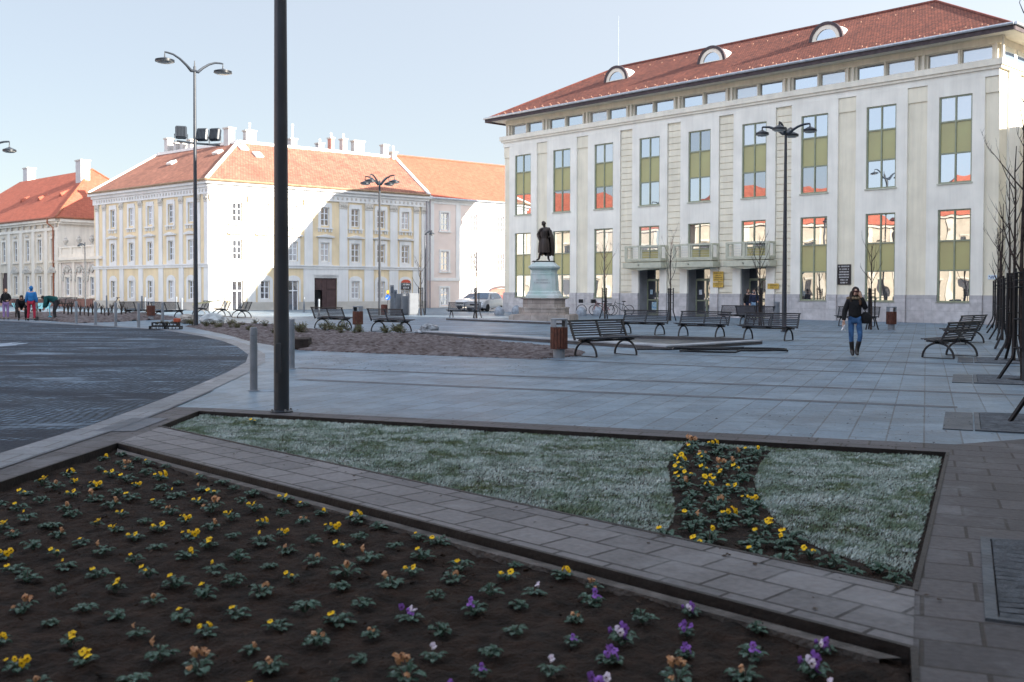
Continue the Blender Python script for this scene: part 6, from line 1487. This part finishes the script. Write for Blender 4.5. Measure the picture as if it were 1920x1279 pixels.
wt,D=person('young woman in a dark jacket, jeans and knee boots walking, hand at ear',(wx,wy,0),R(-8),
    dict(pel=(.0,0,.92),shL=(.145,0,1.37),elL=(.255,-.05,1.17),wrL=(.125,-.10,1.47),haL=(.095,-.10,1.555),shR=(-.145,0,1.37),elR=(-.235,.03,1.12),wrR=(-.27,-.04,.88),haR=(-.28,-.07,.80),
         hiL=(.085,0,.90),knL=(.115,-.10,.50),anL=(.045,-.02,.12),toL=(.05,-.15,.05),hiR=(-.085,0,.90),knR=(-.085,-.02,.49),anR=(-.045,.05,.11),toR=(-.05,-.09,.04),head=(.01,-.02,1.59),top=(.02,-.015,1.68),face=(-.12,-1,-.22)),
    dict(jacket=cB,trousers=cJ,shoes=cBoot,bulk=.008,slim=.86),scale=1.03,boots_to=True,long_hair=True,hair=(.02,.012,.010))
mb=MB(); 
for j in range(14):
    a=PI*.05+PI*.9*j/13; mb.ball((-.06+.17*math.cos(a+PI*.5)*.95-.02,.03-.13*math.sin(a*.0),1.42+.03*math.sin(a)),.001,4,3)
mb=MB()
for j in range(17):
    a=2*PI*j/16; 
    if -.3<math.sin(a)*-1<2: mb.ball((.155*math.cos(a),.02+.10*math.sin(a),1.435-.02*math.cos(a)*0),(.05,.045,.04),8,6,.12)
mb.build('fur_collar',cFur,wt,True,ang=60)
mb=MB(); mb.box(-.07,.075,-.128,-.108,1.588,1.622,.006); mb.M=None; mb.build('sunglasses',mat('sunglass_frame',(.05,.008,.012),.3,.1,3,spec=.6),wt)
mb=MB(); mb.M=Matrix.Translation((.115,-.075,1.57))@Matrix.Rotation(.25,4,'Y'); mb.box(-.006,.006,-.035,.035,-.07,.07,.003); o=mb.build('mobile_phone',m_blk); o.parent=None
o.matrix_world=Matrix.Translation((wx,wy,0))@Matrix.Rotation(R(-8),4,'Z'); tag(o,'black mobile phone held to the ear of the walking woman','phone')
mb=MB(); mb.M=Matrix.Translation((-.30,-.10,.74))@Matrix.Rotation(.5,4,'Y'); mb.box(-.004,.004,-.06,.06,-.08,.08); mb.M=Matrix.Translation((-.28,-.10,.73))@Matrix.Rotation(-.4,4,'Y'); mb.box(-.004,.004,-.06,.06,-.08,.08)
o=mb.build('folded_paper',mat('paper_white',(.75,.75,.78),.7,.1,9)); o.matrix_world=Matrix.Translation((wx,wy,0))@Matrix.Rotation(R(-8),4,'Z'); tag(o,'white folded papers in the right hand of the walking woman','paper')
mb=MB(); mb.lathe([(.13,-.14),(.15,-.05),(.13,.08),(.06,.14)],12,(0,0,0),1,.55); o=mb.build('handbag',cB,smooth=True); o.matrix_world=Matrix.Translation((wx,wy,0))@Matrix.Rotation(R(-8),4,'Z')@Matrix.Translation((.27,.02,.98)); tag(o,'black shoulder bag on the left arm of the walking woman','handbag')
mb=MB(); mb.tube([(.17,.03,1.44),(.24,.06,1.25),(.27,.02,1.08)],.012,5); st=mb.build('bag_strap',cB); st.parent=o; st.location=(-.27,-.02,-.98)
mp=Vector((13.05,56.6,0))
person('man in a black coat at the third theatre entrance',(atdepth(1403,57.0),57.0,0),R(10),dict(face=(0,-1,0)),dict(jacket=cB,trousers=cNavy,shoes=cBoot,bulk=.02),1.0,hair=(.06,.03,.02),coat_len=.08)
person('man in a dark blue coat and light jeans at the theatre',(atdepth(1414,56.4),56.4,0),R(-15),dict(wrL=(.20,-.16,1.02),haL=(.17,-.20,1.0)),dict(jacket=cNavy,trousers=cJeanL,shoes=cBoot,bulk=.015),1.0)
person('person in a dark top and mauve skirt beside the planting bed',(*G(11,599.5),0),R(30),dict(wrL=(.10,-.22,1.05),haL=(.05,-.25,1.05),elL=(.24,-.02,1.15)),dict(jacket=cB,trousers=cPur,shoes=cBoot,bulk=.01),.95,hair=(.20,.10,.05))
person('worker in a blue hooded jacket and red trousers seen from behind',(*G(59,602),0),R(190),dict(knL=(.13,-.02,.49),knR=(-.13,-.02,.49),anL=(.16,.01,.09),anR=(-.15,.01,.09),toL=(.18,-.14,.035),toR=(-.17,-.14,.035),hiL=(.10,0,.9),hiR=(-.10,0,.9)),dict(jacket=cBlue,trousers=cRed,shoes=cBoot,bulk=.022),1.03,hood=True)
bend=dict(pel=(0,.15,.90),wai=(0,.02,1.0),che=(0,-.20,1.08),nb=(0,-.34,1.10),neck=(0,-.40,1.09),head=(0,-.50,1.04),top=(0,-.57,1.0),shL=(.17,-.30,1.08),elL=(.19,-.34,.82),wrL=(.12,-.42,.60),haL=(.10,-.45,.52),shR=(-.17,-.30,1.08),elR=(-.2,-.34,.82),wrR=(-.12,-.42,.60),haR=(-.10,-.46,.52),hiL=(.1,.13,.88),hiR=(-.1,.13,.88),knL=(.13,.04,.47),knR=(-.13,.0,.47),anL=(.14,.08,.09),anR=(-.14,.05,.09),toL=(.15,-.08,.035),toR=(-.15,-.1,.035),face=(0,-.5,-.85))
person('worker in a dark green jacket bending low over the planting bed',(*G(101,601),0),R(-80),bend,dict(jacket=cTeal,trousers=cGrey,shoes=cBoot,bulk=.04),1.08,hair=(.02,.015,.012))
b2_=dict(bend); b2_.update(pel=(0,.15,.62),wai=(0,.05,.72),che=(0,-.10,.88),nb=(0,-.2,.98),neck=(0,-.25,1.02),head=(0,-.33,1.06),top=(0,-.38,1.1),shL=(.17,-.17,.95),shR=(-.17,-.17,.95),elL=(.21,-.28,.72),elR=(-.21,-.28,.72),wrL=(.1,-.4,.58),wrR=(-.1,-.4,.58),haL=(.08,-.45,.52),haR=(-.08,-.45,.52),hiL=(.1,.12,.6),hiR=(-.1,.12,.6),knL=(.16,-.18,.48),knR=(-.16,-.18,.48),face=(0,-.9,-.3))
person('worker in black crouching between the standing woman and the blue-jacketed worker',(*G(42,601.5),0),R(20),b2_,dict(jacket=cB,trousers=cGrey,shoes=cBoot,bulk=.03),1.1)
# wheelbarrow / pale blue barrow and shovel behind the workers
mb=MB(); mb.add([(-.45,-.3,.35),(.35,-.3,.35),(.35,.3,.35),(-.45,.3,.35),(-.65,-.42,.72),(.5,-.42,.68),(.5,.42,.68),(-.65,.42,.72)],[(0,1,2,3),(0,4,5,1),(1,5,6,2),(2,6,7,3),(3,7,4,0)])
wb=thing('wheelbarrow','pale blue wheelbarrow standing behind the crouching worker','wheelbarrow',(*G(44,590),0),.4); mb.build('tray',mat('barrow_blue',(.08,.20,.26),.5,.15,4),wb)
mb=MB(); mb.tube([(-.9,-.25,.6),(.6,-.1,.25)],.02,5); mb.tube([(-.9,.25,.6),(.6,.1,.25)],.02,5); mb.tube([(-.3,-.25,.35),(-.35,-.28,0)],.02,5); mb.tube([(-.3,.25,.35),(-.35,.28,0)],.02,5); mb.build('barrow_frame',m_steel,wb)
mb=MB(); mb.M=Matrix.Translation((.62,0,.2))@Matrix.Rotation(PI/2,4,'X'); mb.lathe([(.12,-.04),(.2,-.04),(.2,.04),(.12,.04)],14); mb.build('wheel',m_tyre,wb,True)
wb2=copy_tree(wb,label='pale blue wheelbarrow partly hidden behind the bending worker',loc=(*G(79,589),0),rz=2.2)
for px,py,lb,rz in ((69,601,'long-handled spade held upright beside the blue-jacketed worker',.05),(94,600,'spade with a pale blue handle stuck in the soil in front of the bending worker',-.05),(200,599,'dark leaning hand tool beside the third bollard from the left',.55)):
    x,y=G(px,py); mb=MB(); mb.tube([(0,0,.05),(rz*1.1,0,1.15)],.022,6); mb.tube([(rz*1.1-.1,0,1.15),(rz*1.1+.1,0,1.17)],.02,5); mb.box(-.09,.09,-.01,.01,-.1,.2); tag(mb.build('spade',m_steel if rz!=-.05 else mat('handle_blue',(.10,.45,.60),.5,.1,4),loc=(x,y,0)),lb,'spade')
# ================================================================ STATUE
sz=3.13; S_=1.20
stt=thing('bronze_statue','dark bronze statue of a standing man in a long cloak on top of the pedestal','statue',(MX,MY,sz),R(4),scale=S_)
mb=MB(); mb.box(-.55,.45,-.33,.33,0,.05,.01); mb.build('statue_plinth',m_bron,stt)
def sj(*k): return k
SP=dict(pel=(0,0,.98),wai=(.0,0,1.12),che=(.01,0,1.34),nb=(.02,0,1.5),neck=(-.01,-.01,1.56),head=(-.04,-.03,1.67),top=(-.05,-.02,1.78),shL=(.19,0,1.47),elL=(.31,-.02,1.25),wrL=(.22,-.15,1.10),haL=(.15,-.2,1.12),shR=(-.17,0,1.46),elR=(-.31,.02,1.22),wrR=(-.26,-.14,1.02),haR=(-.24,-.18,.95),hiL=(.1,0,.96),knL=(.15,-.02,.52),anL=(.18,.0,.13),toL=(.22,-.16,.08),hiR=(-.1,0,.96),knR=(-.18,-.1,.53),anR=(-.26,-.08,.13),toR=(-.38,-.2,.08))
N=list(SP); ix={k:i for i,k in enumerate(N)}
RD=dict(pel=(.16,.13),wai=(.15,.12),che=(.18,.14),nb=(.10,.08),neck=.06,head=(.085,.10),top=(.06,.07),shL=.085,elL=.06,wrL=.042,haL=(.05,.035),shR=.085,elR=.06,wrR=.042,haR=(.05,.035),hiL=.11,knL=.07,anL=.05,toL=(.05,.035),hiR=.11,knR=.07,anR=.05,toR=(.05,.035))
EE=[('pel','wai'),('wai','che'),('che','nb'),('nb','neck'),('neck','head'),('head','top'),('nb','shL'),('shL','elL'),('elL','wrL'),('wrL','haL'),('nb','shR'),('shR','elR'),('elR','wrR'),('wrR','haR'),('pel','hiL'),('hiL','knL'),('knL','anL'),('anL','toL'),('pel','hiR'),('hiR','knR'),('knR','anR'),('anR','toR')]
skin('figure',[SP[k] for k in N],[(ix[a],ix[b]) for a,b in EE],[RD[k] for k in N],m_bron,stt)
mb=MB(); rings=[]
for z,rx,ry,ox,oy in ((1.50,.16,.12,.03,.03),(1.40,.27,.19,.05,.05),(1.1,.33,.24,.08,.07),(.8,.34,.25,.10,.08),(.5,.33,.26,.11,.08),(.30,.30,.25,.12,.09)):
    rg_=[]
    for j in range(36):
        a=-PI*.32+j/35*PI*1.62; f=1+.10*math.sin(j*2.1)*(1.5-z)+.04*math.sin(j*5+z*3); rg_.append((ox+rx*f*math.cos(a),oy+ry*f*math.sin(a),z+.03*math.sin(j*1.3)))
    rings.append(rg_)
mb.loft(rings,False,False); rin=[[(p[0]*.93,p[1]*.93,p[2]) for p in r_] for r_ in rings]; mb.loft(rin,False,False); mb.build('cloak',m_bron,stt,True,ang=70)
mb=MB(); rings=[]
for z,rx,ry in ((1.05,.19,.15),(.85,.24,.19),(.6,.26,.2),(.42,.27,.21)): rings.append([(rx*(1+.1*math.sin(j*2.4))*math.cos(2*PI*j/30)-.01,ry*(1+.1*math.sin(j*2.4))*math.sin(2*PI*j/30),z) for j in range(30)])
mb.loft(rings,False); mb.build('coat_skirt',m_bron,stt,True,ang=70)
mb=MB(); mb.ball((-.04,-.02,1.72),(.10,.11,.10),12,8,.06); mb.lathe([(.10,0),(.085,.02),(.06,.07),(.02,.09)],12,(-.05,-.01,1.75),1,1.1); mb.build('hat',m_bron,stt,True)
mb=MB(); mb.ball((-.02,.12,1.46),(.2,.1,.1),12,7,.12); mb.ball((.14,.04,1.49),(.14,.12,.07),10,7,.12); mb.build('collar',m_bron,stt,True)
# small dark bits and leaves scattered on the paving by the beds
m_deb=mat('dead_leaf',(.045,.028,.018),.9,.3,20)
mb=MB(); rg=random.Random(5)
for k in range(900):
    if k<450: x,y=G(rg.uniform(560,1000),rg.uniform(668,700))
    elif k<600: x,y=G(rg.uniform(1300,1900),rg.uniform(770,860))
    else:
        t=rg.random(); p=Vector(lawnP[0]).lerp(Vector(lawnP[1]),t) if rg.random()<.5 else Vector(lawnP[3]).lerp(Vector(lawnP[2]),t); x,y=p.x+rg.uniform(-.3,.3),p.y+rg.gauss(0,.35)
    if pin(x,y,lawnP) or pin(x,y,bed1): continue
    s=rg.uniform(.006,.022); a=rg.uniform(0,6.28); mb.add([(x+s*math.cos(a+q)*(1 if q%2 else .6),y+s*math.sin(a+q)*.8,.012+rg.uniform(0,.008)) for q in (0,1.6,3.1,4.7)],[(0,1,2,3)])
mb.norecalc=True; tag(mb.build('soil_crumbs',m_deb),'small crumbs of soil and dead leaves scattered on the paving round the beds','debris',kind='stuff')
